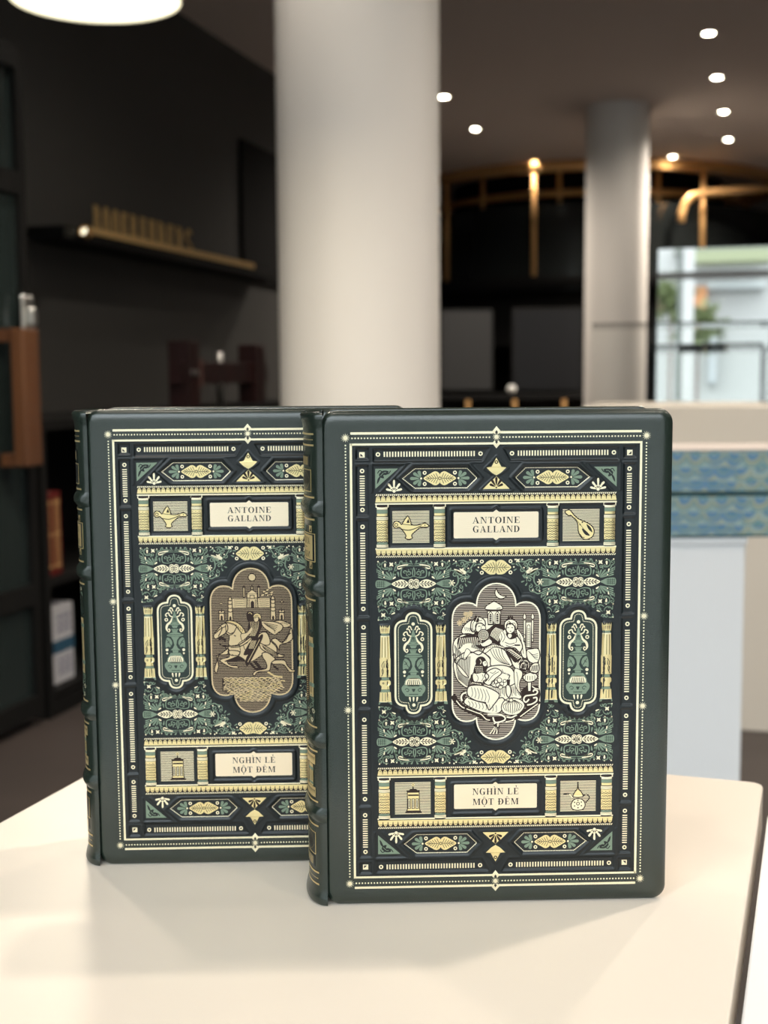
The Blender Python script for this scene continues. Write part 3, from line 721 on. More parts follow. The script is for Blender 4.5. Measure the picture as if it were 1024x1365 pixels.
        A.rect(*[P([(400,0)])[0][0],P([(520,0)])[0][0]],P([(0,412)])[0][1],P([(0,400)])[0][1],CREAM,4)
    plate('ewer_plate',32.3,50.0,-75.8,-59.8,ewer)
    # name plates
    def nameplate(name,y0,y1,l1,l2,a,b,label):
        A=Art(); P=rounded(-20.6,20.6,y0,y1,.7,3)
        A.poly(P,PLATE,1.5); A.poly([(-1.5,y1-.02),(1.5,y1-.02),(0,y1+1.1)],PLATE,1.5); A.poly([(-1.5,y0+.02),(0,y0-1.1),(1.5,y0+.02)],PLATE,1.5)
        write(A,l1,-11.5,11.6,*a,INK); write(A,l2,-11.4,11.6,*b,INK); A.build(name,cov,label)
    nameplate('author_plate',61.7,74.4,'ANTOINE','GALLAND',(68.9,72.0),(64.5,67.6),'pale brushed gold plate with the author name in black capitals')
    nameplate('title_plate',-73.6,-61.1,'NGHÌN LẺ','MỘT ĐÊM',(-66.5,-63.3),(-71.7,-68.5),'pale brushed gold plate with the title in black capitals')
# ------------------------------------------------------------------ the two engraved medallions
def medallion_feast(parent):
    A=Art(); f=lambda q:[(-24.04+x*.04818,41.70-y*.04903) for x,y in q]; L=lambda q:f([(x,y+764) for x,y in q])
    C,B=MEDG,BROWN
    A.poly(MED,B,.3); A.hatch(offset_poly(MED,.5),-38.2,39,.90,.36,STRIPE,.6); A.stroke(offset_poly(MED,.32),.72,C,1.2,True)
    def fg(q,w=.52,lay=2,fill=C,tr=f,k=5): A.fig(cat(tr(q),True,k),fill,B,w,lay)
    def ln(q,w=.40,lay=5,m=B,tr=f): A.stroke(cat(tr(q)),w,m,lay)
    # moon
    fg([(505,95),(488,130),(497,172),(535,199),(575,197),(602,176),(565,172),(530,150),(510,118)],.45)
    # dome and towers
    A.fig(f([(412,322),(548,322),(545,462),(420,462)]),C,B,.45,2); fg([(400,308),(400,272),(435,250),(478,228),(525,250),(560,278),(552,310)],.45); ln([(478,228),(478,214)],.35); ln([(505,300),(545,292)],.3); ln([(412,322),(548,322)],.5,5)
    for x in (443,513):
        A.fig(f([(x-24,455),(x-24,360)])+cat(f([(x-24,360),(x,330),(x+24,360)]))+f([(x+24,455)]),C,B,.36,4)
        A.fig(f([(x-12,440),(x-12,365),(x,345),(x+12,365),(x+12,440)]),B,None,.3,5)
        for q in range(4): A.stroke(f([(x-12,372+q*19),(x+12,372+q*19)]),.2,C,6)
    for x in (790,872):
        A.fig(f([(x-11,420),(x-8,640),(x+8,640),(x+11,420)]),C,B,.36,2); fg([(x,350),(x+15,385),(x+8,408),(x-8,408),(x-15,385)],.36,3); ln([(x-8,560),(x+8,575)],.3); ln([(x-8,600),(x+8,615)],.3)
    A.fig(f([(802,440),(862,440),(858,698),(804,698)]),C,B,.4,3); ln([(815,690),(815,500),(832,468),(848,500),(848,690)],.3)
    for q in range(10): ln([(820,510+q*18),(844,510+q*18)],.28)
    # pillow, sultan, sleeves
    fg([(155,545),(165,480),(230,420),(330,395),(430,395),(478,462),(400,520),(260,560)])
    for q in range(6): ln([(178+q*14,480+q*3),(190+q*22,520+q*4)],.22)
    fg([(62,670),(80,610),(150,560),(240,552),(330,600),(380,690),(330,765),(240,735),(190,810),(140,800),(95,850),(66,760)])
    for q in range(13): 
        x=118+q*17; ln([(x-10,655-q*4),(x,600-q*2),(x+14,575+q*5)],.52); 
    for q in range(10): ln([(250+q*11,580+q*6),(262+q*10,640+q*6),(250+q*12,690+q*4)],.36)
    for q in range(6): ln([(78+q*12,660+q*14),(88+q*12,720+q*10),(92+q*12,770+q*8)],.3)
    fg([(165,800),(180,740),(205,700),(240,735),(200,790),(185,812)],.3,4)
    fg([(290,470),(330,445),(385,470),(392,520),(345,560),(305,535)],.35,4); ln([(318,478),(340,474)],.36,6); ln([(355,470),(372,466)],.36,6); ln([(347,480),(350,500),(340,506)],.24,6)
    fg([(243,500),(250,430),(290,395),(340,385),(385,420),(388,470),(350,445),(305,455),(285,520),(260,530)],.52,4)
    ln([(262,510),(268,440),(320,400)],.28,6); ln([(290,470),(310,430),(360,415)],.28,6); A.poly(f([(270,420),(292,358),(330,405),(318,440)]),B,6); ln([(292,425),(312,380)],.22,7,C)
    A.circ(*f([(372,565)])[0],3.0,B,5,18); A.circ(*f([(300,545)])[0],1.1,B,5,12)
    for q in range(4): A.ring(*f([(372,565)])[0],.5+q*.62,.24,C,6,16)
    for x,y,r in ((215,370,2.0),(175,410,1.6),(130,440,1.5),(240,345,1.3),(190,350,1.2)):
        for k in range(7): A.poly(drop(*f([(x,y)])[0],f([(x,y)])[0][0]+r*cos(k*.9),f([(x,y)])[0][1]+r*sin(k*.9),.7),DIMGOLD,1.4)
    fg([(425,520),(480,470),(560,470),(595,500),(530,560),(535,650),(470,640),(440,590)],.52,3)
    for q in range(10): ln([(440+q*9,520-q*4+30),(470+q*10,500-q*1),(520+q*7,482+q*2)],.36)
    for q in range(6): ln([(450,560+q*16),(485,570+q*14),(525,566+q*14)],.34)
    fg([(325,625),(360,645),(430,605),(462,640),(420,672),(360,680)],.36,6)
    for P_,ls in (([(108,665),(122,600),(180,570),(250,558),(330,608),(378,690),(330,700),(260,650),(180,655),(125,705)],[[(118+q*21,690-min(q,5)*5),(126+q*20,640-q*2),(140+q*19,592-q*1+max(0,q-8)*9)] for q in range(12)]),
                  ([(428,525),(482,474),(560,474),(592,500),(532,560),(533,645),(472,636),(442,588)],[[(445+q*12,575+q*9),(462+q*13,530+q*6),(500+q*11,490+q*4)] for q in range(7)]),
                  ([(600,712),(665,706),(720,755),(768,800),(700,850),(650,800)],[[(612+q*15,722+q*13),(650+q*15,716+q*11),(680+q*12,738+q*10)] for q in range(8)]),
                  ([(735,900),(770,840),(826,860),(822,922),(770,940)],[[(748+q*13,905+q*4),(765+q*11,862+q*3),(790+q*8,850+q*6)] for q in range(5)])):
        A.poly(cat(f(P_),True),B,5.4)
        for l_ in ls: ln(l_,.34,5.8,C)
    # wide cloth over the lap and its dark folded border
    fg([(385,740),(470,690),(560,705),(620,760),(665,870),(600,892),(455,885),(440,800)],.52,3)
    for q in range(5): ln([(440+q*28,712-q*2),(480+q*24,790),(560+q*18,850+q*3),(640,868+q*2)],.28)
    fg([(370,735),(400,690),(480,662),(560,680),(590,705),(480,690),(400,745)],.36,4)
    for q in range(10): ln([(385+q*19,712-q*6 if q<5 else 688),(392+q*19,690-q*3 if q<5 else 672)],.32)
    fg([(590,705),(660,700),(720,750),(770,800),(835,850),(830,930),(770,950),(690,900),(640,810)],.52,3)
    for q in range(13): ln([(625+q*12,725+q*16),(655+q*13,712+q*11),(690+q*11,735+q*11)],.40)
    for q in range(7): ln([(740+q*13,880+q*7),(755+q*12,845+q*5),(790+q*7,835+q*6)],.36)
    # lady with turban and veil
    fg([(700,500),(745,540),(780,600),(800,690),(812,800),(770,790),(745,700),(735,620)],.38,2); ln([(735,560),(765,660),(780,760)],.26)
    fg([(520,570),(545,515),(590,500),(620,560),(700,570),(745,620),(770,690),(740,745),(690,700),(610,705),(560,690),(530,640)],.52,3)
    ln([(545,540),(560,590),(540,640)],.28); ln([(570,530),(590,590),(565,640)],.28); ln([(590,640),(640,660),(690,650)],.32); ln([(600,670),(650,685),(700,665)],.28); ln([(690,580),(710,620),(700,650)],.3); ln([(640,610),(690,590)],.3); A.rect(*[f([(690,0)])[0][0],f([(745,0)])[0][0]],f([(0,680)])[0][1],f([(0,665)])[0][1],B,6)
    A.poly(cat(f([(600,560),(625,545),(690,545),(712,590),(640,612)]),True),B,4); A.poly(cat(f([(620,575),(640,545),(660,575),(640,600)]),True),C,5)
    fg([(600,500),(615,465),(650,455),(685,480),(685,525),(645,555),(612,535)],.35,5); ln([(615,495),(632,492)],.36,7); ln([(655,492),(672,495)],.36,7); ln([(640,530),(655,529)],.36,7)
    fg([(585,490),(590,435),(640,408),(695,425),(718,470),(705,520),(690,480),(650,450),(612,465),(600,510)],.52,6); ln([(600,470),(630,430),(650,450)],.26,8); ln([(660,450),(690,450),(705,490)],.26,8); A.poly(f([(628,450),(640,435),(655,450),(642,470)]),B,8); fan(A,*f([(645,405)])[0],90,2.0,.8,B,8,80,5)
    fg([(815,725),(860,712),(930,712),(948,790),(915,860),(845,845),(815,790)],.5,2)
    for q in range(4): ln([(830+q*10,735+q*8),(870+q*8,770+q*12),(930,760+q*22)],.24)
    # hanging cloth with pleats on the left
    fg([(72,60),(190,-30),(250,-20),(330,-40),(430,30),(450,120),(330,180),(240,240),(210,335),(130,285),(82,200)],.52,2.2,C,L)
    for q in range(14): ln([(95+q*11,40-q*2),(98+q*10,150+q*3),(120+q*7,250+q*6)],.24,4,B,L)
    fg([(100,85),(120,150),(170,210),(220,228),(170,160),(125,110)],.38,5,C,L); ln([(75,-20),(90,30),(80,80)],.5,5,B,L); A.circ(*L([(65,0)])[0],.5,B,5,8)
    # front drapery, tray and table
    fg([(400,150),(520,110),(640,130),(690,200),(690,300),(560,335),(450,310)],.52,4,C,L)
    for q in range(4): ln([(470+q*30,150),(500+q*28,175+q*6),(540+q*30,170+q*10)],.24,6,B,L)
    fg([(370,300),(470,320),(560,335),(690,300),(740,390),(760,450),(640,470),(520,440),(420,360)],.52,3.4,C,L)
    for q in range(24): ln([(440+q*13,328),(446+q*13,400+ (q%3)*14)],.26,5,B,L)
    fg([(690,150),(760,170),(770,220),(740,300),(755,395),(710,350),(690,280)],.38,5,C,L); ln([(710,180),(725,260),(715,330)],.25,7,B,L)
    fg([(605,320),(640,320),(655,385),(632,440),(606,400)],.52,6,C,L); A.fig(L([(610,255),(645,255),(640,318),(612,318)]),B,None,.3,6); ln([(618,210),(640,215),(630,250)],.5,7,B,L)
    for x,y,r in ((500,280,1.0),(535,262,1.2),(560,300,1.0),(520,310,1.1),(590,270,.8),(470,285,.9),(545,330,1.1)): A.fig(arc(*L([(x,y)])[0],r,0,360,10)[:-1],C,B,.32,7)
    # kneeling woman
    fg([(262,200),(300,175),(400,190),(425,230),(370,285),(270,290)],.52,7,C,L); ln([(300,200),(320,240),(300,280)],.25,9,B,L); ln([(360,200),(370,235),(350,270)],.25,9,B,L)
    fg([(385,210),(430,160),(500,140),(560,185),(490,250),(430,312),(370,275),(400,250)],.5,7.4,C,L); ln([(420,270),(470,210),(530,175)],.28,9,B,L); ln([(440,180),(470,190),(500,165)],.25,9,B,L)
    A.poly(cat(L([(245,200),(240,270),(270,300),(350,315),(355,280),(280,270),(262,215)]),True),B,8)
    for q in range(6): A.circ(*L([(258+q*17,285+q*3)])[0],.32,C,9,7)
    fg([(225,320),(350,312),(440,345),(525,395),(530,440),(480,510),(430,565),(395,500),(300,470),(212,410)],.52,7,C,L)
    for q in range(6): ln([(250+q*30,330+q*5),(262+q*34,390+q*8),(250+q*34,430+q*12)],.25,9,B,L)
    A.circ(*L([(345,70)])[0],2.6,B,9,16); A.poly(cat(L([(300,80),(270,180),(330,190),(400,160),(415,110),(350,60)]),True),B,8.5)
    for q in range(5):
        for k in range(4): A.circ(*L([(292+q*16+k*3,120+k*18)])[0],.24,C,9.5,6)
    fg([(362,75),(395,62),(412,95),(398,118),(372,115)],.32,10,C,L); ln([(384,86),(398,84)],.3,12,B,L); ln([(335,45),(350,70),(340,95)],.3,10,C,L)
    fg([(175,490),(210,430),(300,440),(400,480),(480,470),(560,440),(590,480),(560,570),(500,605),(380,592),(270,550)],.52,6,C,L)
    for q in range(9): ln([(215+q*36,470+q*6),(235+q*34,500+q*9),(225+q*34,530+q*7)],.25,7,B,L)
    ln([(215,440),(300,470),(400,490)],.5,9,B,L)
    # pumpkin-shaped pouf, stool, striped cushions
    fg([(555,540),(590,470),(670,445),(760,470),(795,530),(740,605),(660,622),(585,600)],.45,8,C,L)
    for q in range(-4,5): ln([(672+q*6,472),(672+q*24,520),(668+q*17,608-abs(q)*8)],.30,9,B,L)
    A.fig(arc(*L([(655,468)])[0],.95,0,360,10)[:-1],C,B,.36,10); ln([(600,470),(640,478),(700,470)],.5,9.5,B,L)
    A.fig(L([(822,280),(862,280),(858,380),(828,380)]),C,B,.4,4); fg([(775,240),(800,205),(850,188),(905,200),(925,235),(890,275),(820,285)],.52,5,C,L)
    for q in range(5): ln([(800+q*24,225-abs(q-2)*4),(798+q*25,265)],.25,7,B,L)
    fg([(745,110),(790,55),(835,80),(838,140),(790,175),(750,160)],.5,5,C,L); fg([(845,140),(885,95),(935,100),(940,170),(895,200),(855,185)],.5,4.6,C,L)
    for q in range(6): ln([(762+q*13,150-q*4),(775+q*10,100-q*4)],.34,6.5,B,L); ln([(860+q*13,175),(870+q*12,120-q*2)],.34,6.2,B,L)
    # carpet edge: dark band with pale rims and scrolls
    A.stroke(cat(L([(60,410),(95,470),(180,545),(300,600),(400,650),(500,665),(600,660),(720,640),(830,570),(945,480)])),2.6,B,1.6)
    A.poly(cat(L([(130,420),(160,370),(200,380),(180,440),(160,490)]),True),B,1.7); A.poly(cat(L([(760,440),(790,340),(930,330),(945,470),(830,560)]),True),B,1.7)
    for q,w in (([(95,465),(140,520),(180,545)],.5),([(200,550),(300,590),(350,610),(400,660),(440,670)],.5),([(750,640),(830,580),(930,510)],.5),([(155,470),(145,430),(165,395),(200,385)],.8),([(870,330),(900,350),(940,360)],.5),([(600,690),(660,680),(690,660)],.5)): ln(q,w,2.2,C,L)
    for q in ([(840,460),(810,490),(785,470),(800,430),(850,420),(910,410),(925,380),(895,365),(880,385)],[(880,450),(915,445),(915,480),(870,510),(820,520)],[(470,640),(490,690),(540,690),(590,670),(590,640),(540,615),(470,610),(415,610)],[(610,640),(660,645),(715,620)]): ln(q,.75,8.5,C,L)
    ln([(500,690),(520,680),(560,690)],1.4,8,B,L); ln([(540,640),(500,650)],1.0,8,B,L)
    for q in (-3,-2,-1,0,1,2): ln([(500+q*3,740),(500+q*12,780),(490+q*17,812)],.5,3,C if q%2 else B,L)
    ln([(480,700),(505,735),(540,745)],1.3,2.6,B,L); ln([(480,710),(520,690),(520,740)],.6,3,C,L)
    for x,y in ((75,410),(90,430),(65,440)): A.ring(*L([(x,y)])[0],.5,.3,B,2.5,8)
    A.build('medallion',parent,'pale gold engraved medallion of a reclining turbaned couple at a feast under a crescent moon')
def medallion_rider(parent):
    A=Art(); f=lambda q:[(-22.9+x*.0487,42.0-y*.0487) for x,y in q]; L=lambda q:f([(x,y+731) for x,y in q])
    C,B=DIMGOLD,BROWN
    A.poly(MED,B,.3); A.hatch(offset_poly(MED,.5),-38.2,39,.90,.36,DIMSTRIPE,.6); A.stroke(offset_poly(MED,.32),.72,C,1.2,True)
    def fg(q,w=.42,lay=2,fill=C,tr=f): A.fig(cat(tr(q),True),fill,B,w,lay)
    def ln(q,w=.40,lay=6,m=B,tr=f): A.stroke(cat(tr(q)),w,m,lay)
    A.fig(arc(*f([(487,152)])[0],2.0,0,360,20)[:-1],C,B,.5,2)
    for x,y in ((147,435),(808,425)): A.fig([f([(x+dx,y+dy)])[0] for dx,dy in ((0,-28),(5,-6),(22,0),(5,6),(0,28),(-5,6),(-22,0),(-5,-6))],C,B,.35,2)
    # palace
    A.fig(f([(265,380),(680,380),(680,490),(265,490)]),C,B,.45,1.6)
    for q in range(4): ln([(285,400+q*22),(360,396+q*22),(420,402+q*22)],.26,3); ln([(560,400+q*22),(620,404+q*22),(668,398+q*22)],.26,3)
    for x in (397,558): A.fig(f([(x-9,262),(x+9,262),(x+8,372),(x-8,372)]),C,B,.42,2); ln([(x-16,262),(x+16,262)],.5,3); ln([(x,262),(x,240)],.5,3)
    A.fig(f([(430,330),(540,330),(548,492),(424,492)]),C,B,.45,2); A.fig(f([(425,335),(485,285),(545,335)]),C,B,.45,3); A.fig(f([(462,350),(508,350),(508,385),(462,385)]),C,B,.35,4); fg([(475,285),(480,250),(490,250),(495,285)],.5,3); ln([(485,250),(485,232)],.35)
    A.fig(f([(468,490),(468,425),(487,408),(506,425),(506,490)]),B,None,.3,4)
    for x in (440,455,518,532): ln([(x,392),(x,486)],.3,4)
    for k,(x,y) in enumerate(((600,350),(640,330),(665,350),(700,320),(620,310),(650,295),(690,345))): fg([(x-24,y+8),(x-8,y-10),(x+20,y-12),(x+10,y+10)],.3,2.4+k*.1)
    # towers and pavilions
    for x0,x1,t in ((218,272,405),(682,738,400)):
        A.fig(f([(x0+6,t),(x1-6,t),(x1,625),(x0,625)]),C,B,.45,2.6); m=(x0+x1)/2
        for yy in (t+35,t+80,t+120): ln([(x0+4,yy),(m,yy+8),(x1-4,yy)],.45,4)
        fg([(m-18,t),(m-14,t-25),(m,t-42),(m+14,t-25),(m+18,t)],.5,3); A.poly(f([(m-12,620),(m-12,590),(m,575),(m+12,590),(m+12,620)]),B,4)
    for x in (150,803):
        A.fig(f([(x-27,545),(x+27,545),(x+29,625),(x-29,625)]),C,B,.45,2.6); fg([(x-30,540),(x-16,508),(x,528),(x+16,508),(x+30,540)],.5,3); A.poly(f([(x-12,620),(x-12,580),(x,565),(x+12,580),(x+12,620)]),B,4); ln([(x,515),(x,492)],.35)
    fg([(700,660),(740,635),(800,632),(870,660),(905,685),(850,712),(780,700)],.5,2.4); ln([(780,665),(830,660),(870,680)],.25)
    # horse
    fg([(690,850),(735,830),(800,880),(830,850),(870,790),(905,715),(918,780),(915,840),(860,880),(780,905),(770,960),(735,900)],.52,3)
    for q in range(4): ln([(800+q*14,875-q*4),(850+q*10,830-q*14),(890+q*5,760+q*6)],.26)
    fg([(690,350),(760,340),(830,348),(855,400),(900,448),(935,458),(920,478),(872,466),(812,392),(700,385)],.52,3,C,L)
    fg([(228,895),(330,882),(420,820),(560,775),(650,765),(672,850),(740,930),(735,1010),(690,1060),(600,1010),(480,1080),(400,1085),(320,1020),(240,1010),(215,950)],.45,3.2)
    fg([(215,205),(205,268),(112,280),(98,330),(105,400),(95,440),(78,478),(60,430),(88,340),(88,285),(140,258)],.52,3.4,C,L)
    fg([(335,240),(310,305),(205,352),(240,392),(305,400),(318,425),(230,412),(125,345),(150,318),(225,295),(215,230)],.52,3.6,C,L)
    fg([(585,262),(640,255),(700,300),(725,330),(682,372),(668,440),(640,462),(535,472),(495,512),(478,490),(520,455),(625,432),(622,365),(590,310)],.52,4,C,L)
    fg([(225,900),(228,800),(195,760),(190,665),(240,650),(300,670),(350,740),(405,800),(410,860),(340,900)],.52,4)
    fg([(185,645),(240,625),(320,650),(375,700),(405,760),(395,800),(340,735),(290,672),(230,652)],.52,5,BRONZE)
    for q in range(8): ln([(215+q*22,640+q*7+max(0,q-4)*9),(235+q*20,662+q*9+max(0,q-4)*8)],.3,7)
    fg([(200,660),(215,720),(180,770),(130,800),(80,828),(58,800),(75,755),(110,715),(150,670)],.52,5)
    ln([(75,770),(130,720),(190,690)],.5,7); ln([(110,800),(150,720),(140,690)],.5,7); ln([(190,670),(195,760)],.45,7); ln([(200,745),(240,770),(290,750)],.45,7); ln([(225,790),(270,770),(310,700)],.5,7); ln([(95,740),(105,748)],.5,7)
    ln([(280,790),(300,800)],.5,7); ln([(250,1000),(270,1010)],.3,7); ln([(230,910),(330,895),(420,840),(470,800)],.6,7); ln([(240,925),(340,915),(430,870)],.5,7); ln([(340,900),(345,980),(320,1010)],.35,7); ln([(380,900),(400,950),(440,920)],.35,7)
    ln([(120,150),(150,170),(230,185)],.6,5,B,L); ln([(180,180),(190,215)],.5,5,B,L); ln([(110,100),(150,90),(190,120)],1.4,2,B,L)
    # riders, cloak, sword
    fg([(575,640),(640,640),(720,645),(790,670),(815,700),(800,740),(770,760),(720,790),(650,745),(600,700)],.52,4.4)
    for q in range(5): ln([(600+q*10,655+q*8),(680+q*8,670+q*16),(760-q*8,690+q*20)],.28)
    fg([(560,880),(600,900),(680,950),(760,1000),(830,1025),(770,1040),(690,1010),(610,970),(565,930)],.52,5.4)
    for q in range(4): ln([(580+q*6,905+q*10),(660,955+q*10),(760,1008+q*6)],.26,7)
    fg([(540,800),(590,760),(640,770),(672,850),(660,900),(600,900),(560,870)],.52,4.6)
    A.poly(cat(f([(430,750),(445,640),(470,600),(560,610),(590,680),(560,760),(530,860),(470,960),(420,1010),(380,1000),(430,900),(470,830)]),True),B,5)
    for q in range(6): ln([(460+q*18,640),(470+q*14,720),(455+q*10,800)],.26,7,C); ln([(470+q*10,850),(440+q*10,940)],.22,7,C)
    A.poly(cat(f([(410,1040),(560,800),(590,830),(440,1110),(405,1120)]),True),B,6); ln([(425,1090),(560,840)],.3,7,C)
    fg([(355,780),(420,760),(470,700),(480,740),(420,810),(370,850)],.36,6); fg([(330,880),(420,830),(470,820),(420,870),(350,910)],.36,6.2)
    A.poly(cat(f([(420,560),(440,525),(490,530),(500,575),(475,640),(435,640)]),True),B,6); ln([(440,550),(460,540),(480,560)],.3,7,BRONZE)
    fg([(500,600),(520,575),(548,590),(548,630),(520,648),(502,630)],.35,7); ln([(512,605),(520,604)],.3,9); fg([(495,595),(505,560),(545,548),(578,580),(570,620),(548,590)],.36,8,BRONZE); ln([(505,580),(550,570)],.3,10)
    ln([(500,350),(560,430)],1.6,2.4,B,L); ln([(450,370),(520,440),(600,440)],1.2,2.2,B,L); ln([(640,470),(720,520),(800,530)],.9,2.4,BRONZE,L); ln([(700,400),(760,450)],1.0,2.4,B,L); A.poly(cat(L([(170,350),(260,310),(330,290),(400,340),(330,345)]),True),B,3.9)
    # waves
    random.seed(3)
    for r in range(15):
        y=535+r*18; x0=150+ (max(0,r-7)*26); x1=790-max(0,r-7)*30-(40 if r<2 else 0)
        x=x0+random.random()*30
        while x<x1:
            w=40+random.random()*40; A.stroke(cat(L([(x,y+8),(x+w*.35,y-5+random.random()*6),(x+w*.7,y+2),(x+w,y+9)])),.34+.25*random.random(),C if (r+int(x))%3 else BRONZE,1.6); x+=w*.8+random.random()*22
        ln([(x0-10,y+12),((x0+x1)/2,y+8),(x1+10,y+14)],.34,1.5,B,L)
    A.build('medallion',parent,'dimmed gold engraved medallion of two riders on a galloping horse beneath a palace')
    random.seed(7)

# ------------------------------------------------------------------ spine, pages, whole book
THK=50.0
SX=-83.6
def spine_pt(s,v,off):                          # s across the spine (-24 front .. 24 back), v height, off outward
    t=max(-1,min(1,s/24)); B=9.8
    c=math.sqrt(max(0,1-abs(t)**2.3)); x=SX-B*c
    # outward normal of the curve
    e=1e-3; t2=max(-1,min(1,t+e)); t1=max(-1,min(1,t-e))
    dx=-B*(math.sqrt(max(0,1-abs(t2)**2.3))-math.sqrt(max(0,1-abs(t1)**2.3))); dy=24*(t2-t1)
    l=math.hypot(dx,dy); nx,ny=-dy/l,dx/l
    return (x+nx*off,THK/2+24.3*t+ny*off,v+VC)
def spine_place(u,v,lay):
    return np.array([spine_pt(a,b,.18+.03*l) for a,b,l in zip(u,v,lay)])/1000.
def build_spine(book):
    vs=[-122.3,-121.6,-120.5,-118,-115.5,-112]+[q for q in range(-105,111,15)]+[113,117,119.5,121.6,122.6,123.0]
    ss=[24*sin(PI/2*(-1+2*i/40)) for i in range(41)]
    def fl(v):
        a=min(v+122.3,123.0-v); return 0 if a>11 else (1.6*sm(np.array((8-a)/6.)).item()-(1.4*max(0,(1.0-a))) )
    V=[];Fc=[]
    for v in vs:
        for s in ss: V.append(tuple(q/1000 for q in spine_pt(s,v,fl(v))))
    n=len(ss)
    for j in range(len(vs)-1):
        for i in range(n-1): a=j*n+i; Fc.append((a,a+n,a+n+1,a+1))
    # turned-in ends
    for j,z in ((0,-121.8),(len(vs)-1,121.2)):
        b=len(V)
        for s in ss: 
            x,y,_=spine_pt(s*.92,0,-2.2); V.append((x/1000,y/1000,(z+VC)/1000))
        for i in range(n-1): Fc.append((j*n+i,j*n+i+1,b+i+1,b+i) if j else (j*n+i,b+i,b+i+1,j*n+i+1))
        Fc.append(tuple(b+i for i in range(n)) if j else tuple(b+i for i in range(n))[::-1])
    sp=mesh_obj('spine',V,Fc,LEATHER,None,book,True)
    for vc in (76.6,37.6,-38.0,-76.0):
        V=[];Fc=[];pr=[(-4.2,-.2),(-3.2,.5),(-2.2,1.3),(-.9,1.8),(.9,1.8),(2.2,1.3),(3.2,.5),(4.2,-.2)]
        for dv,of in pr:
            for s in ss: V.append(tuple(q/1000 for q in spine_pt(s,vc+dv,of*min(1,(24.0-abs(s))/3+.25))))
        for j in range(len(pr)-1):
            for i in range(n-1): a=j*n+i; Fc.append((a,a+n,a+n+1,a+1))
        mesh_obj('raised_band',V,Fc,LEATHER,None,sp,True)
    A=Art()
    def seg(P,k=9):
        out=[]
        for a,b in zip(P,P[1:]): out+=[(a[0]+(b[0]-a[0])*i/k,a[1]+(b[1]-a[1])*i/k) for i in range(k)]
        return out+[P[-1]]
    def hl(v,w,m=BRONZE,x=22): A.stroke(seg([(-x,v),(x,v)],40),w,m,1)
    def strip(x0,x1,y0,y1,m,lay):
        k=max(1,int(abs(x1-x0)/1.2)); 
        for i in range(k): A.rect(x0+(x1-x0)*i/k,x0+(x1-x0)*(i+1)/k,y0,y1,m,lay)
    for v in (112.6,107.2,82.0,71.2,43.6,31.6,-31.8,-44.0,-69.6,-82.0,-106.0,-112): hl(v,.9)
    for v in (109.9,-109): 
        for i in range(46): A.rect(-21.5+i*.95,-21.5+i*.95+.45,v-.25,v+.25,BRONZE,1)
    for v0,v1 in ((97.5,101.5),(-103,-99)):      # line of small type bars
        strip(-19,19,v0-.8,v1+.8,STAMPED,.5)
        for i in range(26): A.rect(-17+i*1.32,-17+i*1.32+.75,v0,v1,BRONZE,1)
    for v0,v1 in ((84.8,95.2),(-97,-86)):        # leaf panel
        strip(-20,20,v0,v1,STAMPED,.5); A.stroke(seg([(-20,v0),(20,v0),(20,v1),(-20,v1),(-20,v0)],24),.5,BRONZE,1)
        m=(v0+v1)/2
        for cx in (-13,0,13):
            A.poly(cat([(cx-6,m),(cx-3,m+3.6),(cx,m+4.2),(cx+3,m+3.6),(cx+6,m),(cx+3,m-3.6),(cx,m-4.2),(cx-3,m-3.6)],True),BRONZE,1.5)
            for q in range(-3,4): A.stroke([(cx+q*1.4,m-2.4+abs(q)*.4),(cx+q*1.2,m+2.4-abs(q)*.4)],.28,BROWN,2.2)
        for cx in (-19+12.5,19-12.5): fan(A,cx,m,90,4,1.2,SAGE,1.2,80,5); fan(A,cx,m,-90,4,1.2,SAGE,1.2,80,5)
    for v in (66.5,48.6):
        for i in range(11): A.rect(-13+i*2.4,-13+i*2.4+1.3,v-1.4,v+1.4,SAGE,1)
        for x in (-19,19): A.rect(x-1.2,x+1.2,v-1.6,v+1.6,BRONZE,1); A.poly([(x-.8,v-1.1),(x+.8,v-1.1),(x-.8,v+1.1)],INK,2)
    strip(-22,22,50.6,64.2,STAMPED,.5); strip(-20.6,20.6,51.4,63.4,BRONZE,1)
    A.stroke(seg([(-22,50.6),(22,50.6),(22,64.2),(-22,64.2),(-22,50.6)],30),.45,BRONZE,1.2)
    for t,y0,y1 in (('ANTOINE GALLAND',59,62.2),('NGHÌN LẺ MỘT ĐÊM',52.4,55.4)):
        for P in text_polys(t,-18.5,18.5,y0,y1): A.poly(P,INK,2.4)
    A.stroke(seg([(-15,57.3),(15,57.3)],20),.3,INK,2.4)
    # middle field: filigree corners, grille and columns
    for sg in (1,-1):
        for sx in (1,-1):
            W=lambda x,y:(sx*x,sg*y)
            A.poly([W(20.5,29.6),W(10,29.6),W(4,28),W(8,24),W(12,22),W(15,17.5),W(18,14.5),W(20.5,16)],DEEP,.6)
            for q in range(26):
                x=6+14*random.random(); y=15+14*random.random()
                if y>15+ (20-x)*.95-1 and x<20: A.stroke(cat([W(*p) for p in spiral(x,y,1.3,.4,random.random()*360,random.random()*360+300,8)]),.38,SAGE if q%4 else CREAM,1.4)
    strip(-7,7,-26,26,BROWN,.6)
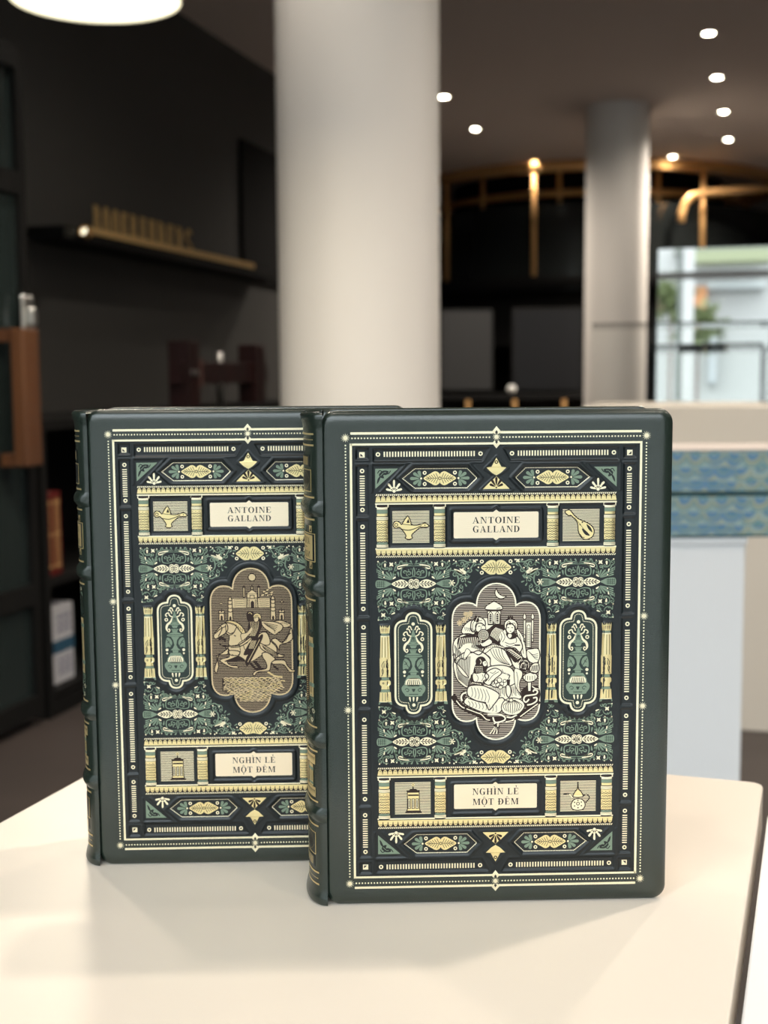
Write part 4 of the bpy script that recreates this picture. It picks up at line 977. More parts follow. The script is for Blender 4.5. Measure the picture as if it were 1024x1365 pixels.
    for sx in (1,-1):
        for q in range(18): A.stroke(seg([(sx*(7-q*.4 if 0 else 7),-25+q*2.8),(sx*13,-24+q*2.6)],3),.01,BRONZE,1)
        A.poly([(sx*8,-22),(sx*13.5,-19),(sx*13.5,19),(sx*8,22)],BROWN,.6)
        for q in range(40): A.stroke([(sx*8.2,-21+q*1.06),(sx*13.3,-19+q*.97)],.34,BRONZE,1.2)
        A.stroke(cat([(sx*8,-25),(sx*14,-21),(sx*14.2,0),(sx*14,21),(sx*8,25)]),.6,STAMPED,1.6)
        strip(sx*15.6,sx*20.0,-17,13,BRONZE,1)
        for q in (16.2,17.2,18.4): A.stroke(seg([(sx*q,-15),(sx*q,11)],3),.3,BROWN,2)
        strip(sx*15.2,sx*20.6,8,10,SAGE,2); strip(sx*15.2,sx*20.6,-12,-10,SAGE,2)
    # lower panel: entablatures, grille and pillars
    strip(-20.5,20.5,-51,-46,BRONZE,1); strip(-20.5,20.5,-67.6,-62.6,BRONZE,1); strip(-12,12,-62.6,-51,BROWN,.8)
    for q in range(22): strip(-12,12,-62.2+q*.52,-62.2+q*.52+.26,BRONZE,1)
    for i in range(30):
        for v in (-48.5,-65.2): A.poly([(-20+i*1.36,v+1.2),(-19.2+i*1.36,v+1.2),(-19.6+i*1.36,v-1)],BROWN,2)
    for sx in (1,-1):
        strip(sx*13,sx*18.5,-62.4,-51.2,BRONZE,1); strip(sx*12.8,sx*18.8,-54.5,-53,SAGE,2); strip(sx*12.8,sx*18.8,-61.6,-60.4,SAGE,2)
        for r in range(8): A.stroke(seg([(sx*13.5,-59.8+r*.7),(sx*18,-59.6+r*.7)],3),.22,BROWN,2)
    A.build('spine_gilding',sp,None,spine_place)
    return sp
def build_pages(book):
    mb=MB(); x0,x1,y0,y1,z0,z1=-.0800,.0815,.0047,.0453,.0035,.2400
    n=12; P=[(x0,y0),]+[(x1-.0035*sin(PI*i/n),y0+(y1-y0)*i/n) for i in range(n+1)]+[(x0,y1)]
    mb.prism(P,z0,z1); return mb.build('page_block',PAPER,book)
def make_book():
    bk=empty('leather_book',(0,0,0))
    fc=link(bpy.data.objects.new('front_cover',board_mesh('front_cover',True)),bk)
    decorate(fc)
    bc=link(bpy.data.objects.new('back_cover',board_mesh('back_cover',False)),bk)
    bc.location=(0,THK/1000,0); bc.scale=(1,-1,1)
    build_pages(bk); build_spine(bk)
    mb=MB()
    for s in range(40):                          # striped headband at the top of the pages
        a=.007+.9*s/1000; mb.use(STAMPED if s%2 else BRONZE); mb.box(-.0835,-.0802,a,a+.0009,.2375,.2405)
    mb.build('headband',None,bk)
    return bk
def copy_tree(o,parent=None,skip=()):
    c=o.copy(); COL.objects.link(c)
    if parent: c.parent=parent
    for ch in list(o.children):
        if ch.name.split('.')[0] in skip: continue
        copy_tree(ch,c,skip)
    return c
book=make_book()
book2=copy_tree(book)
medallion_feast([c for c in book.children if c.name.startswith('front_cover')][0])
medallion_rider([c for c in book2.children if c.name.startswith('front_cover')][0])
BG='leather-bound volumes standing on the table'
tag(book,'dark green leather book with pale feasting medallion, standing in front on cream table','book',BG)
tag(book2,'dark green leather book with dimmed gold horse-rider medallion, standing behind the other one','book',BG)
for b,(x,y,w) in ((book,(.0543,.6128,.0294)),(book2,(-.0710,.6673,.0289))):
    b.location=(x,y,ZT); b.rotation_euler=(0,0,w)
PENDANT_W=12; PEND_Y=2.7; PEND_E=1.25; SPOT_W=370; SPOT_ANG=150; SPOT_C=(1,.88,.75); SKY_W=4.0; EXPO=0.6
ADDED_SPOTS=[(-1.2,1.4,34,'added unseen downlight over the aisle left of the cream table'),(.75,1.5,85,'added unseen downlight beyond the cream table, ahead of the wide column'),(2.3,1.3,70,'added unseen downlight right of the white plinth'),(-.4,-.1,18,'added unseen downlight over the near side of the cream table'),(1.1,-.1,24,'added unseen downlight near the right-hand side of the cream table'),(-1.3,3.4,55,'added unseen downlight above the low bookcase'),(.6,3.2,150,'added unseen downlight in front of the wide column'),(2.4,3.0,80,'added unseen downlight above the glass case'),(-1.6,5.4,45,'added unseen downlight before the charcoal wall shelf'),(1.6,5.0,60,'added unseen downlight behind the mirror'),(3.4,5.4,60,'added unseen downlight far right beyond the mirror')]  # out-of-view ceiling lamps, added to brighten the table, column and room
# ------------------------------------------------------------------ room materials
WALL=mat('charcoal paint',(.068,.066,.062),.75,bump=(60,.06,.002))
BLACK=mat('black lacquer',(.005,.005,.005),.6,spec=.2)
MATTBLACK=mat('matt black',(.004,.004,.004),.8,spec=.2)
CEILM=mat('grey brown ceiling paint',(.74,.645,.575),.8)
WHITE=mat('white column paint',(.80,.77,.73),.55,bump=(25,.05,.002))
FLOORM=mat('dark brown floor',(.034,.027,.025),.5,var=(3,(.042,.033,.030)))
TABLEM=mat('cream laminate',(.82,.735,.635),.38,spec=.4,var=(6,(.80,.72,.62)))
EDGE=mat('cream table edge',(.80,.72,.62),.5)
WHITELAM=mat('white laminate',(.82,.82,.82),.5)
BEIGE=mat('beige plinth',(.62,.57,.50),.6)
WOOD=mat('oiled brown wood',(.115,.045,.014),.5,var=(9,(.06,.021,.007),(1,1,.12)))
DWOOD=mat('dark red wood',(.030,.006,.005),.5,var=(8,(.018,.004,.004),(1,1,.2)))
BRASS=mat('aged brass',(.72,.42,.17),.5,.6)
GILT=mat('gilded wood',(.72,.48,.20),.5,.3)
STEEL=mat('brushed steel',(.6,.6,.58),.35,1.0)
SMOKED=mat('smoked dark glass',(.012,.014,.014),.12,spec=.5)
def glassmat(name,tint,refl_rough=.0,ior=1.32):
    m=bpy.data.materials.new(name); m.use_nodes=True; nt=m.node_tree; nt.nodes.clear()
    o=nt.nodes.new('ShaderNodeOutputMaterial'); mx=nt.nodes.new('ShaderNodeMixShader'); t=nt.nodes.new('ShaderNodeBsdfTransparent'); g=nt.nodes.new('ShaderNodeBsdfGlossy'); f=nt.nodes.new('ShaderNodeFresnel')
    t.inputs[0].default_value=(*tint,1); g.inputs['Roughness'].default_value=refl_rough; f.inputs[0].default_value=ior
    nt.links.new(f.outputs[0],mx.inputs[0]); nt.links.new(t.outputs[0],mx.inputs[1]); nt.links.new(g.outputs[0],mx.inputs[2]); nt.links.new(mx.outputs[0],o.inputs[0]); return m
CLEAR=glassmat('clear glass',(.985,.99,.985)); CASEG=glassmat('case glass',(.995,.998,.995),0,1.10); TEAL=mat('tinted door glass',(.018,.026,.026),.12); TEAL.node_tree.nodes['Principled BSDF'].inputs['Alpha'].default_value=.85
MIRROR=mat('mirror glass',(.92,.91,.90),.02,1.0)
LAMPM=mat('lamp diffuser',(1,1,.9),.5,emit=((1,.93,.68),PEND_E))
SPOTM=mat('downlight lens',(1,1,1),.5,emit=((1,.95,.76),60))
REDB=mat('red book cloth',(.085,.006,.005),.6,spec=.3)
SCREEN=mat('dark display screen',(.012,.013,.014),.25)

def st(o): o['kind']='structure'; return o
ROOM_A0,ROOM_A1,ROOM_B0,ROOM_B1,HC=-3.2,6.2,-1.5,20.0,3.15
rz=-TH
def rbox(name,a0,a1,b0,b1,z0,z1,m,parent=None,bev=0): return MB().box(a0,a1,b0,b1,z0,z1,bev).build(name,m,parent,None,0 if parent else rz)
st(rbox('floor',-8.3,ROOM_A1+.2,ROOM_B0-.2,ROOM_B1+.2,-.1,0,FLOORM))
st(rbox('ceiling',-8.3,ROOM_A1+.2,ROOM_B0-.2,ROOM_B1+.2,HC,HC+.15,CEILM))
st(rbox('wall_left',ROOM_A0-.15,ROOM_A0,ROOM_B0-.2,10.3,-.05,HC+.05,WALL))
st(rbox('wall_side',-8.15,ROOM_A0-.15,10.15,10.3,-.05,HC+.05,WALL)); st(rbox('wall_far_left',-8.15,-8.0,10.3,ROOM_B1+.1,-.05,HC+.05,MATTBLACK))
st(rbox('wall_right',ROOM_A1,ROOM_A1+.15,ROOM_B0-.2,ROOM_B1+.2,-.05,HC+.05,WALL))
st(rbox('wall_back',-8.1,ROOM_A1+.1,ROOM_B1,ROOM_B1+.15,-.05,HC+.05,MATTBLACK))
# shopfront behind the camera: a piece of wall, then glazing from floor to head
WA=-2.6
st(rbox('wall_front',ROOM_A0-.1,WA,ROOM_B0-.15,ROOM_B0,-.05,HC+.05,WALL))
st(rbox('trim_1',WA,ROOM_A1,ROOM_B0-.15,ROOM_B0,3.02,HC+.05,WALL))
mull=MB()
for a in (WA+.03,-1.1,.42,2.2,4.0,6.15): mull.box(a-.03,a+.03,ROOM_B0-.09,ROOM_B0-.02,0,3.02)
mull.box(WA,ROOM_A1,ROOM_B0-.09,ROOM_B0-.02,0,.08); mull.box(WA,ROOM_A1,ROOM_B0-.09,ROOM_B0-.02,2.15,2.20)
w=st(mull.build('window_1',mat('window frame',(.35,.35,.35),.4),None,None,rz))
o=rbox('pane',WA,ROOM_A1,ROOM_B0-.06,ROOM_B0-.05,.05,3.02,CLEAR,w)
# columns
def column(name,c,r,z1):
    mb=MB(); mb.lathe([(r,0),(r,z1)],96); return st(mb.build(name,WHITE,None,(c.x,c.y,0),0,True))
column('column_1',at(480,499,4.05),.252,HC+.02)
p=at(819.5,499,10.6); column('column_2',p,.252,HC+.02)

# ------------------------------------------------------------------ table
def table_top(c1,c2,c3,c4,z,name,label,cat_,m):
    Q=[c1,c2,c3,c4]; P=[]
    for i in range(4):
        a,b,c=Vector(Q[i-1]),Vector(Q[i]),Vector(Q[(i+1)%4]); r=.010; e1=(a-b).normalized(); e2=(c-b).normalized()
        p0=b+e1*r; p1=b+e2*r
        P+=[tuple(p0*(1-t)**2+b*2*t*(1-t)+p1*t*t) for t in [k/6 for k in range(7)]]
    ctr=sum((Vector(q) for q in Q),Vector((0,0)))/4
    P=[(p[0]-ctr.x,p[1]-ctr.y) for p in P]
    ar=sum(P[i-1][0]*P[i][1]-P[i][0]*P[i-1][1] for i in range(len(P)))
    if ar<0: P=P[::-1]
    t=empty(name,(ctr.x,ctr.y,0))
    mb=MB(); mb.prism(P,z-.028,z,.0012); mb.build('table_top',m,t)
    mb=MB(); mb.lathe([(.0,0),(.17,0),(.17,.012),(.03,.03),(.027,.05),(.027,z-.04),(.09,z-.03),(.09,z-.0285),(0,z-.0285)],40); mb.build('pedestal',MATTBLACK,t,None,0,True)
    return tag(t,label,cat_)
C1=Vector((.2435,.798)); C2=Vector((-.1610,.9345))
ld=Vector((-.325,-.9457)); E=(C1-C2)
C3=C2+ld*.42; C4=C1+ld*.42
table_top(C1,C2,C3,C4,ZT,'side_table','square cream laminate side table carrying the two green books','table',TABLEM)
# the next table, of which only a sliver shows at the right edge
g=Vector((.9457,-.325))*.0045; q=at(1018,1076,1.0); q=CAM+(q-CAM)*((ZT-CAM.z)/(q-CAM).z)
d1=Vector((q.x,q.y))+g*.5
# slide the corner onto the line beside the first table's edge
s_=(d1-C1).dot(ld); d1=C1+ld*s_+g
table_top(d1+Vector((.9457,-.325))*.42,d1,d1+ld*.42,d1+ld*.42+Vector((.9457,-.325))*.42,ZT-.002,'side_table','white side table cut off at right, touching the cream table','table',WHITELAM)

# ------------------------------------------------------------------ left side: glass door, low bookcase, wall shelf
A_D=-1.93
def door_b(px,py): return on_a(px,py,A_D).dot(RB)
def zz(px,py,a=A_D): return on_a(px,py,a).z
b1=door_b(60,960); b0=b1-.95; t0=.035
ztop=zz(24,62)
d=empty('glass_door',room(A_D,b1),rz)
d['label']='tall black framed glass door with wooden pull at the left edge'; d['category']='door'
mb=MB()
mb.box(-.04,0,-t0,0,0.02,ztop); mb.box(-.04,0,-.95,-.95+t0,0.02,ztop)
z1_,z2_=zz(30,245),zz(45,793)
for z in (.06,z2_,z1_,ztop-.03): mb.box(-.04,0,-.95+t0,-t0,z-.03,z+.03)
mb.build('door_frame',BLACK,d)
MB().box(-.024,-.016,-.95+t0,-t0,.06,ztop-.03).build('glass_panel',TEAL,d)
# wooden pull: a thick upright bar held off the glass by two blocks
hb=door_b(20,530)
def lz(py): return zz(30,py,A_D+.06)
mb=MB(); hz0,hz1=lz(622),lz(438); hy=on_a(22,530,A_D+.06).dot(RB)-b1
mb.box(.045,.085,hy-.0,hy+.085,hz0,hz1,.004); mb.box(0,.047,hy+.01,hy+.075,hz0,hz0+.035); mb.box(0,.047,hy+.01,hy+.075,hz1-.035,hz1)
h=mb.build('door_handle',WOOD,d); 
mb=MB()                                          # carved marks down the face of the pull
for k in range(8):
    z=hz1-.05-k*.036; mb.box(.0849,.0856,hy+.03,hy+.034,z-.013,z+.010); mb.box(.0849,.0856,hy+.048,hy+.052,z-.012,z+.009); mb.box(.0849,.0856,hy+.03,hy+.052,z-.003,z+.001)
mb.build('carving',mat('burnt carving',(.10,.035,.012),.7),h)
pl=on_a(38,420,A_D+.01); mb=MB().use(STEEL); yb=pl.dot(RB)-b1
mb.box(0,.012,yb-.03,yb+.03,pl.z-.055,pl.z+.055,.005); mb.box(.012,.030,yb-.012,yb+.018,pl.z-.03,pl.z+.02,.005); mb.box(-.05,-.04,yb-.03,yb+.02,pl.z-.05,pl.z+.05)
mb.build('lock',STEEL,d)
# low black bookcase along the wall beyond the door
bc0=b1+.03; bc1=bc0+3.0; zt=zz(90,558)
d=empty('bookcase',room(A_D,bc0),rz); L_=bc1-bc0
d['label']='long low black open bookcase standing beyond the glass door'; d['category']='bookcase'
MB().box(-.40,0,0,L_,zt-.03,zt).build('top_board',BLACK,d)
MB().box(-.40,-.385,0,L_,.0,zt-.03).build('back_panel',MATTBLACK,d)
zs1,zs2=zz(95,765),zz(95,925)
for z in (zs1,zs2+.03): MB().box(-.385,-.005,.03,L_-.03,z-.022,z).build('shelf_board',BLACK,d)
MB().box(-.40,0,.03,L_-.03,.0,zs2+.002).build('plinth',BLACK,d)
for y in (0,1.0,2.0,2.97): MB().box(-.385,0,y,y+.03,.0,zt-.03).build('upright',BLACK,d)
# books in the bookcase
def shelf_book(a,b,z,th,h,dep,m,label,cat_,lines=None,labels=None,grp=None):
    o=empty('shelved_book',room(a,b,z),rz)
    mb=MB(); mb.box(-dep,0,-.004,-.001,0,h); mb.box(-dep,0,th+.001,th+.004,0,h); 
    pr=[]
    mb.box(-.006,.004,-.004,th+.004,0,h,.003); mb.build('cover',m,o)
    MB().box(-dep+.006,-.006,-.001,th+.001,.004,h-.004).build('page_block',PAPER,o)
    if lines:
        g=MB()
        for f in lines: g.box(.004,.0046,th*f-.0012,th*f+.0012,h*.08,h*.92)
        for z_ in (.12,.5,.88): g.box(.004,.0046,.004,th-.004,h*z_-.002,h*z_+.002)
        g.build('gilding',GILT,o)
    tag(o,label,cat_,grp); return o
RB_=[('red cloth book with gilt lines, the one nearest the door',.055),('red cloth book with gilt lines, deepest of the row on the shelf',.045)]
bb=door_b(68,700)
for k,(lab,th) in enumerate(RB_):
    shelf_book(A_D-.03-k*.004,bb+(0,.065)[k],zs1+.001,th,zz(68,655)-zs1-.01,.15,REDB,lab,'book',(.3,.5,.75),None,'red books on the upper shelf')
WB=mat('white book cloth',(.42,.42,.45),.6); BB=mat('blue band',(.02,.07,.12),.5)
bb=door_b(86,860); o=empty('shelved_book',room(A_D-.035,bb,zs2+.031),rz); hh=zz(95,803)-zs2-.04; mb=MB()
mb.box(-.15,0,0,.12,0,hh,.003); mb.build('cover',WB,o)
MB().box(-.15,.001,-.001,.121,hh*.40,hh*.56).build('band',BB,o)
GP=mat('grey print',(.18,.18,.24),.6)
for zs_ in ((.12,.20,.28),(.66,.74,.83)):
    mb=MB()
    for z in zs_:
        for k in range(3): mb.box(.0,.0016,.02+k*.03,.04+k*.03,hh*z,hh*(z+.045))
    mb.build('lettering',GP,o); tag(o,'thick white book with blue band on the lower shelf of bookcase','book')
# dark red wooden press standing on the bookcase
pc=on_a(297,540,A_D-.18); bp_=pc.dot(RB)
d=empty('bookbinding_press',room(A_D-.18,bp_,zt),rz); d['label']='dark red wooden book press with two posts standing on the low bookcase'; d['category']='press'
w_=lambda px:on_a(px,500,A_D-.18).dot(RB)-bp_
y0,y1=w_(237),w_(345)
def post(px0,px1,pyt,nm='post'):
    ya,yb=w_(px0),w_(px1); zt_=on_a((px0+px1)/2,pyt,A_D-.18).z-zt
    m=MB().box(-.045,.045,ya,ya+.11,0,zt_,.004); m.build('post',DWOOD,d); return ya,zt_
yl,zl=post(238,268,455); yr,zr=post(330,355,460)
zc_=zz(300,497,A_D-.18)-zt
MB().box(-.03,.03,yl-.03,yr+.18,zc_-.045,zc_+.045,.003).build('crossbar',DWOOD,d)
MB().box(-.046,.046,yl+.11,yl+.14,zc_-.055,zc_+.055).build('clamp_plate',mat('worn wood',(.12,.06,.05),.5),d)
mb=MB(); ys=(yl+yr)/2+.05; mb.tube([(0,ys,0),(0,ys,zz(297,470,A_D-.18)-zt)],.016,14); mb.build('screw_rod',STEEL,d,None,0,True)
for k in (0,1):
    m=MB(); m.tube([(.044,yl+.03+k*.045,zc_),(.052,yl+.03+k*.045,zc_)],.012,14); m.build('bolt',STEEL,d)
# wall shelf with gilded letters
AW=ROOM_A0
def on_w(px,py,off=.12): return on_a(px,py,AW+off)
sa,sb=on_w(75,315,.2),on_w(372,372,.2); b_0,b_1=sa.dot(RB),sb.dot(RB); zsh=on_w(115,309,.2).z
d=empty('wall_shelf',room(AW,b_0,zsh),rz); d['label']='long black floating shelf on the charcoal wall under gilded letters'; d['category']='shelf'
MB().box(.0,.24,0,b_1-b_0,-.055,0).build('shelf_board',BLACK,d)
bs=on_w(116,310,.24).dot(RB)-b_0; be=on_w(338,357,.24).dot(RB)-b_0
MB().box(.225,.247,bs,be,-.014,.018).build('front_rail',GILT,d)
word='BOOKBINDERS'; px=[133+(266-133)*(k/len(word)) for k in range(len(word)+1)]
for k,ch in enumerate(word):
    ya=on_w(px[k],300,.16).dot(RB); yb=on_w(px[k+1],300,.16).dot(RB); hgt=.155
    P,wd=glyph(ch); sx=(yb-ya)*.62/wd; V=[];Fc=[]
    mb=MB()
    for q in P:
        if len(q)<3: continue
        pts=[(y*sx,z*hgt) for y,z in q]
        a_=sum(pts[i-1][0]*pts[i][1]-pts[i][0]*pts[i-1][1] for i in range(len(pts)))
        if a_<0: pts=pts[::-1]
        n=len(pts); V=[(.006,y,z) for y,z in pts]+[(-.006,y,z) for y,z in pts]
        mb.add(V,[tuple(range(n)),tuple(range(n,2*n))[::-1]]+[(i,i+n,(i+1)%n+n,(i+1)%n) for i in range(n)])
    o=mb.build('standing_letter',GILT,None,room(AW+.13,ya,zsh+.001),rz)
    nm=('first','second','third','fourth','fifth','sixth','seventh','eighth','ninth','tenth','last')[k]
    tag(o,'gilded standing capital letter %s, %s of the word on the wall shelf'%(ch,nm),'letter','gilded letters on the wall shelf')
pl=on_w(113,309,.27); mb=MB().use(BRASS); mb.lathe([(.0,-.03),(.022,-.03),(.026,.012),(.020,.012),(.016,.004)],20); mb.use(LAMPM); mb.lathe([(0,.005),(.016,.005)],20)
o=mb.build('shelf_spotlight',None,None,pl,0); o.rotation_euler=(math.radians(70),0,-.4); tag(o,'tiny round brass spotlight at the near end of the shelf','lamp')
# black board on the wall
wb0=on_a(323,185,AW+.03).dot(RB); zt_=on_a(323,185,AW+.03).z; zb_=on_a(345,376,AW+.03).z
o=rbox('wall_panel',AW+.001,AW+.03,wb0,wb0+1.6,zb_,zt_,MATTBLACK); tag(o,'large black panel on the charcoal wall beside the white column','panel')

# ------------------------------------------------------------------ lamps
pc=at(127.5,1,PEND_Y); PK=PEND_Y/3.9
d=empty('pendant_lamp',pc); d['label']='round white glowing ceiling pendant at the top left corner'; d['category']='lamp'
mb=MB(); mb.lathe([(0,-.004),(.20*PK,-.002),(.243*PK,.002),(.248*PK,.012)],64); mb.build('diffuser',LAMPM,d,None,0,True)
mb=MB(); mb.lathe([(.249*PK,.0),(.255*PK,.03),(.20*PK,.10),(.06,.14),(0,.14)],64); mb.build('lamp_shade',mat('white lamp enamel',(.6,.58,.54),.5),d,None,0,True)
mb=MB(); mb.tube([(0,0,.14),(0,0,HC-pc.z)],.004,8); mb.build('cord',MATTBLACK,d)
ld_=bpy.data.lights.new('pendant_light','AREA'); ld_.shape='DISK'; ld_.size=.46*PK; ld_.energy=PENDANT_W; ld_.color=(1,.86,.66)
lo=bpy.data.objects.new('pendant_light',ld_); lo.location=(0,0,-.02); link(lo,d)
spots=[(945,43,'highest of the four downlights at the right'),(956,102,'second from the top of the right-hand four downlights'),(965,148,'third from the top of the right-hand four downlights'),(971,185,'lowest of the right-hand four downlights'),(897,208,'small downlight above the brass hoop right of the slender column'),(810,144,'round downlight directly in front of the slender column head'),(713,215,'downlight just above the brass hoop between the columns'),(634,171,'lower of the two downlights nearest the wide column'),(592,128,'downlight half hidden behind the edge of the wide column')]
RINGM=mat('downlight ring',(.7,.68,.64),.4)
def downlight(q,lab,wt):
    d=empty('downlight',q); tag(d,lab,'lamp','recessed ceiling downlights')
    mb=MB(); mb.lathe([(.038,-.001),(.056,-.001),(.058,-.010),(.040,-.012),(.036,-.004)],28); mb.build('trim_ring',RINGM,d,None,0,True)
    mb=MB(); mb.lathe([(0,-.008),(.025,-.008),(.0385,-.004)],28); mb.build('lens',SPOTM,d,None,0,True)
    sp=bpy.data.lights.new('downlight_beam','SPOT'); sp.energy=wt; sp.spot_size=math.radians(SPOT_ANG); sp.spot_blend=1.0; sp.color=SPOT_C; sp.shadow_soft_size=.05
    so=bpy.data.objects.new('downlight_beam',sp); so.location=(0,0,-.02); link(so,d)
for px,py,lab in spots:
    dd=fw+rt*((px-512)/F_PX)+up*((682.5-py)/F_PX); t=(HC-CAM.z)/dd.z
    downlight(CAM+dd*t,lab,SPOT_W*{713:.15,897:.15,810:.4,592:.4,634:.4,945:.16,956:.14,965:1.1,971:1.2}.get(px,1))

# ------------------------------------------------------------------ drum of dark glass with brass hoops
dc=at(783,224,15.2); cx_,cy_=dc.x,15.25; RD=2.15
d=empty('glass_drum',(cx_,cy_,0)); d['label']='dark round glass enclosure with brass hoop and uprights behind slender column'; d['category']='enclosure'
mb=MB(); mb.lathe([(RD,1.86),(RD,2.72)],72); mb.build('glass_wall',SMOKED,d,None,0,True)
mb=MB(); mb.lathe([(RD-.12,1.3),(RD-.12,1.87),(RD+.03,1.87),(RD+.03,2.0)],72); mb.build('soffit',MATTBLACK,d,None,0,True)
mb=MB(); mb.lathe([(RD-.6,0),(RD-.6,HC-.012)],72); mb.build('core',MATTBLACK,d,None,0,True)
mb=MB(); mb.lathe([(RD-.03,HC-.11),(RD+.05,HC-.11),(RD+.05,HC-.006),(RD-.03,HC-.006),(RD-.03,HC-.11)],96); mb.build('hoop',BRASS,d,None,0,True)
mb=MB(); mb.lathe([(RD-.37,2.86),(RD-.32,2.83),(RD-.30,2.88),(RD-.35,2.91),(RD-.37,2.86)],96); mb.build('inner_hoop',BRASS,d,None,0,True)
for px in (597,711,816,932,644,744,873,1003):
    inner=px in (644,744,873,1003); R2=RD-.33 if inner else RD+.02
    dx=(px-512)/F_PX; # intersect x = dx*y with the circle
    a_=1+dx*dx; b_=-2*(dx*cx_+cy_); c_=cx_*cx_+cy_*cy_-R2*R2; disc=b_*b_-4*a_*c_
    if disc<0: continue
    y_=(-b_-math.sqrt(disc))/(2*a_); x_=dx*y_
    m=MB().tube([(x_-cx_,y_-cy_,2.66 if inner else 2.0),(x_-cx_,y_-cy_,HC-.03)],.026,10); m.build('upright',BRASS,d,None,0,True)
q0=[at(x,y,12.9) for x,y in ((908,296),(909,284),(914,270),(924,261),(940,257),(980,254),(1040,250))]
m=MB().tube([(q.x-cx_,q.y-cy_,q.z) for q in q0],.038,12); m.build('arched_tube',BRASS,d,None,0,True)
# counter and screens beneath
for (x0,x1,y0,y1,lab,rough,cl) in ((586,658,412,522,'dark grey display screen next to the wide column, under the drum',.35,(.035,.036,.037)),(682,778,410,522,'black display screen next to the slender column, under the drum',.25,(.009,.010,.012))):
    pA=at(x0,y1,12.2); pB=at(x1,y0,12.2)
    o=empty('display_screen',((pA.x+pB.x)/2,12.2,pA.z)); tag(o,lab,'screen')
    w2=(pB.x-pA.x)/2; hh=pB.z-pA.z
    MB().box(-w2,w2,-.0,.05,0,hh,.006).build('housing',BLACK,o); MB().box(-w2+.02,w2-.02,-.004,.001,.02,hh-.02).build('screen',mat('screen glass',cl,rough+.3,spec=.2),o)
pA=at(560,526,12.2); pB=at(800,526,12.2)
o=empty('bar_counter',((pA.x+pB.x)/2,12.25,0)); tag(o,'low black counter with slim brass posts carrying the two screens','counter')
MB().box(-1.2,1.2,-.15,.5,pA.z-.05,pA.z).build('counter_top',BLACK,o); MB().box(-1.15,1.15,-.05,.45,0,pA.z-.05).build('body',MATTBLACK,o)
for px in (624,686,752):
    q=at(px,540,12.1); MB().box(q.x-o.location.x-.02,q.x-o.location.x+.02,-.17,-.13,.0,pA.z-.052).build('brass_post',BRASS,o)
q=at(682,526,12.12); mb=MB(); mb.lathe([(0,0),(.022,.004),(.042,.03),(.045,.045),(.036,.075),(.0,.09)],20); tag(mb.build('round_ornament',mat('pale ceramic',(.5,.5,.48),.4),None,(q.x,q.y+.0,pA.z),0,True),'small pale ball standing on the black counter between the screens','ornament')

# ------------------------------------------------------------------ right side: plinth, boxes, glass case, mirror
xb0,xb1=at(790,600,1.94).x,at(1062,600,1.94).x
zb=at(950,655,1.94); z_top=at(950,599,1.94).z; z_mid=at(950,657.5,1.94).z; z_bot=at(950,716,1.94).z
def marbled(name,sh):
    m=bpy.data.materials.new(name); m.use_nodes=True; nt=m.node_tree; b=nt.nodes['Principled BSDF']; b.inputs['Roughness'].default_value=.45
    N=lambda t:nt.nodes.new(t); lk=nt.links.new
    tc=N('ShaderNodeTexCoord'); mp=N('ShaderNodeMapping'); lk(tc.outputs['Object'],mp.inputs[0]); mp.inputs['Location'].default_value=(sh,sh*.3,0)
    sx=N('ShaderNodeSeparateXYZ'); lk(mp.outputs[0],sx.inputs[0])
    def math_(op,a,b_=None):
        n=N('ShaderNodeMath'); n.operation=op
        for i,v in enumerate((a,b_)):
            if v is None: continue
            if isinstance(v,(int,float)): n.inputs[i].default_value=v
            else: lk(v,n.inputs[i])
        return n.outputs[0]
    nz=N('ShaderNodeTexNoise'); nz.inputs['Scale'].default_value=22; lk(mp.outputs[0],nz.inputs['Vector'])
    w=math_('MULTIPLY',math_('SUBTRACT',nz.outputs['Fac'],.5),.014)
    row=math_('DIVIDE',math_('ADD',sx.outputs['Z'],w),.0195); fr=math_('FLOOR',row)
    xs=math_('ADD',math_('DIVIDE',math_('ADD',sx.outputs['X'],w),.029),math_('MULTIPLY',fr,.5))
    cx=math_('SUBTRACT',math_('FRACT',xs),.5); cz=math_('SUBTRACT',math_('FRACT',row),1.08)
    r=math_('SQRT',math_('ADD',math_('MULTIPLY',math_('MULTIPLY',cx,cx),2.4),math_('MULTIPLY',cz,cz)))
    wv=math_('ADD',math_('MULTIPLY',math_('SINE',math_('MULTIPLY',r,13.)),.15),math_('MULTIPLY',r,.45))
    n2=N('ShaderNodeTexNoise'); n2.inputs['Scale'].default_value=9; lk(mp.outputs[0],n2.inputs['Vector'])
    f=math_('ADD',wv,math_('MULTIPLY',math_('SUBTRACT',n2.outputs['Fac'],.38),1.7))
    cr=N('ShaderNodeValToRGB'); lk(f,cr.inputs[0]); E=cr.color_ramp.elements
    E[0].position=.05;E[0].color=(.09,.21,.26,1);E[1].position=1;E[1].color=(.09,.23,.23,1)
    for p,c in ((.3,(.10,.22,.42,1)),(.45,(.15,.27,.26,1)),(.62,(.36,.35,.23,1)),(.72,(.30,.44,.48,1)),(.85,(.11,.25,.29,1))):
        e=E.new(p); e.color=c
    lk(cr.outputs[0],b.inputs['Base Color']); return m
TEALE=mat('teal box seam',(.02,.07,.08),.5); PINKW=mat('pale box lid',(.50,.45,.42),.6)
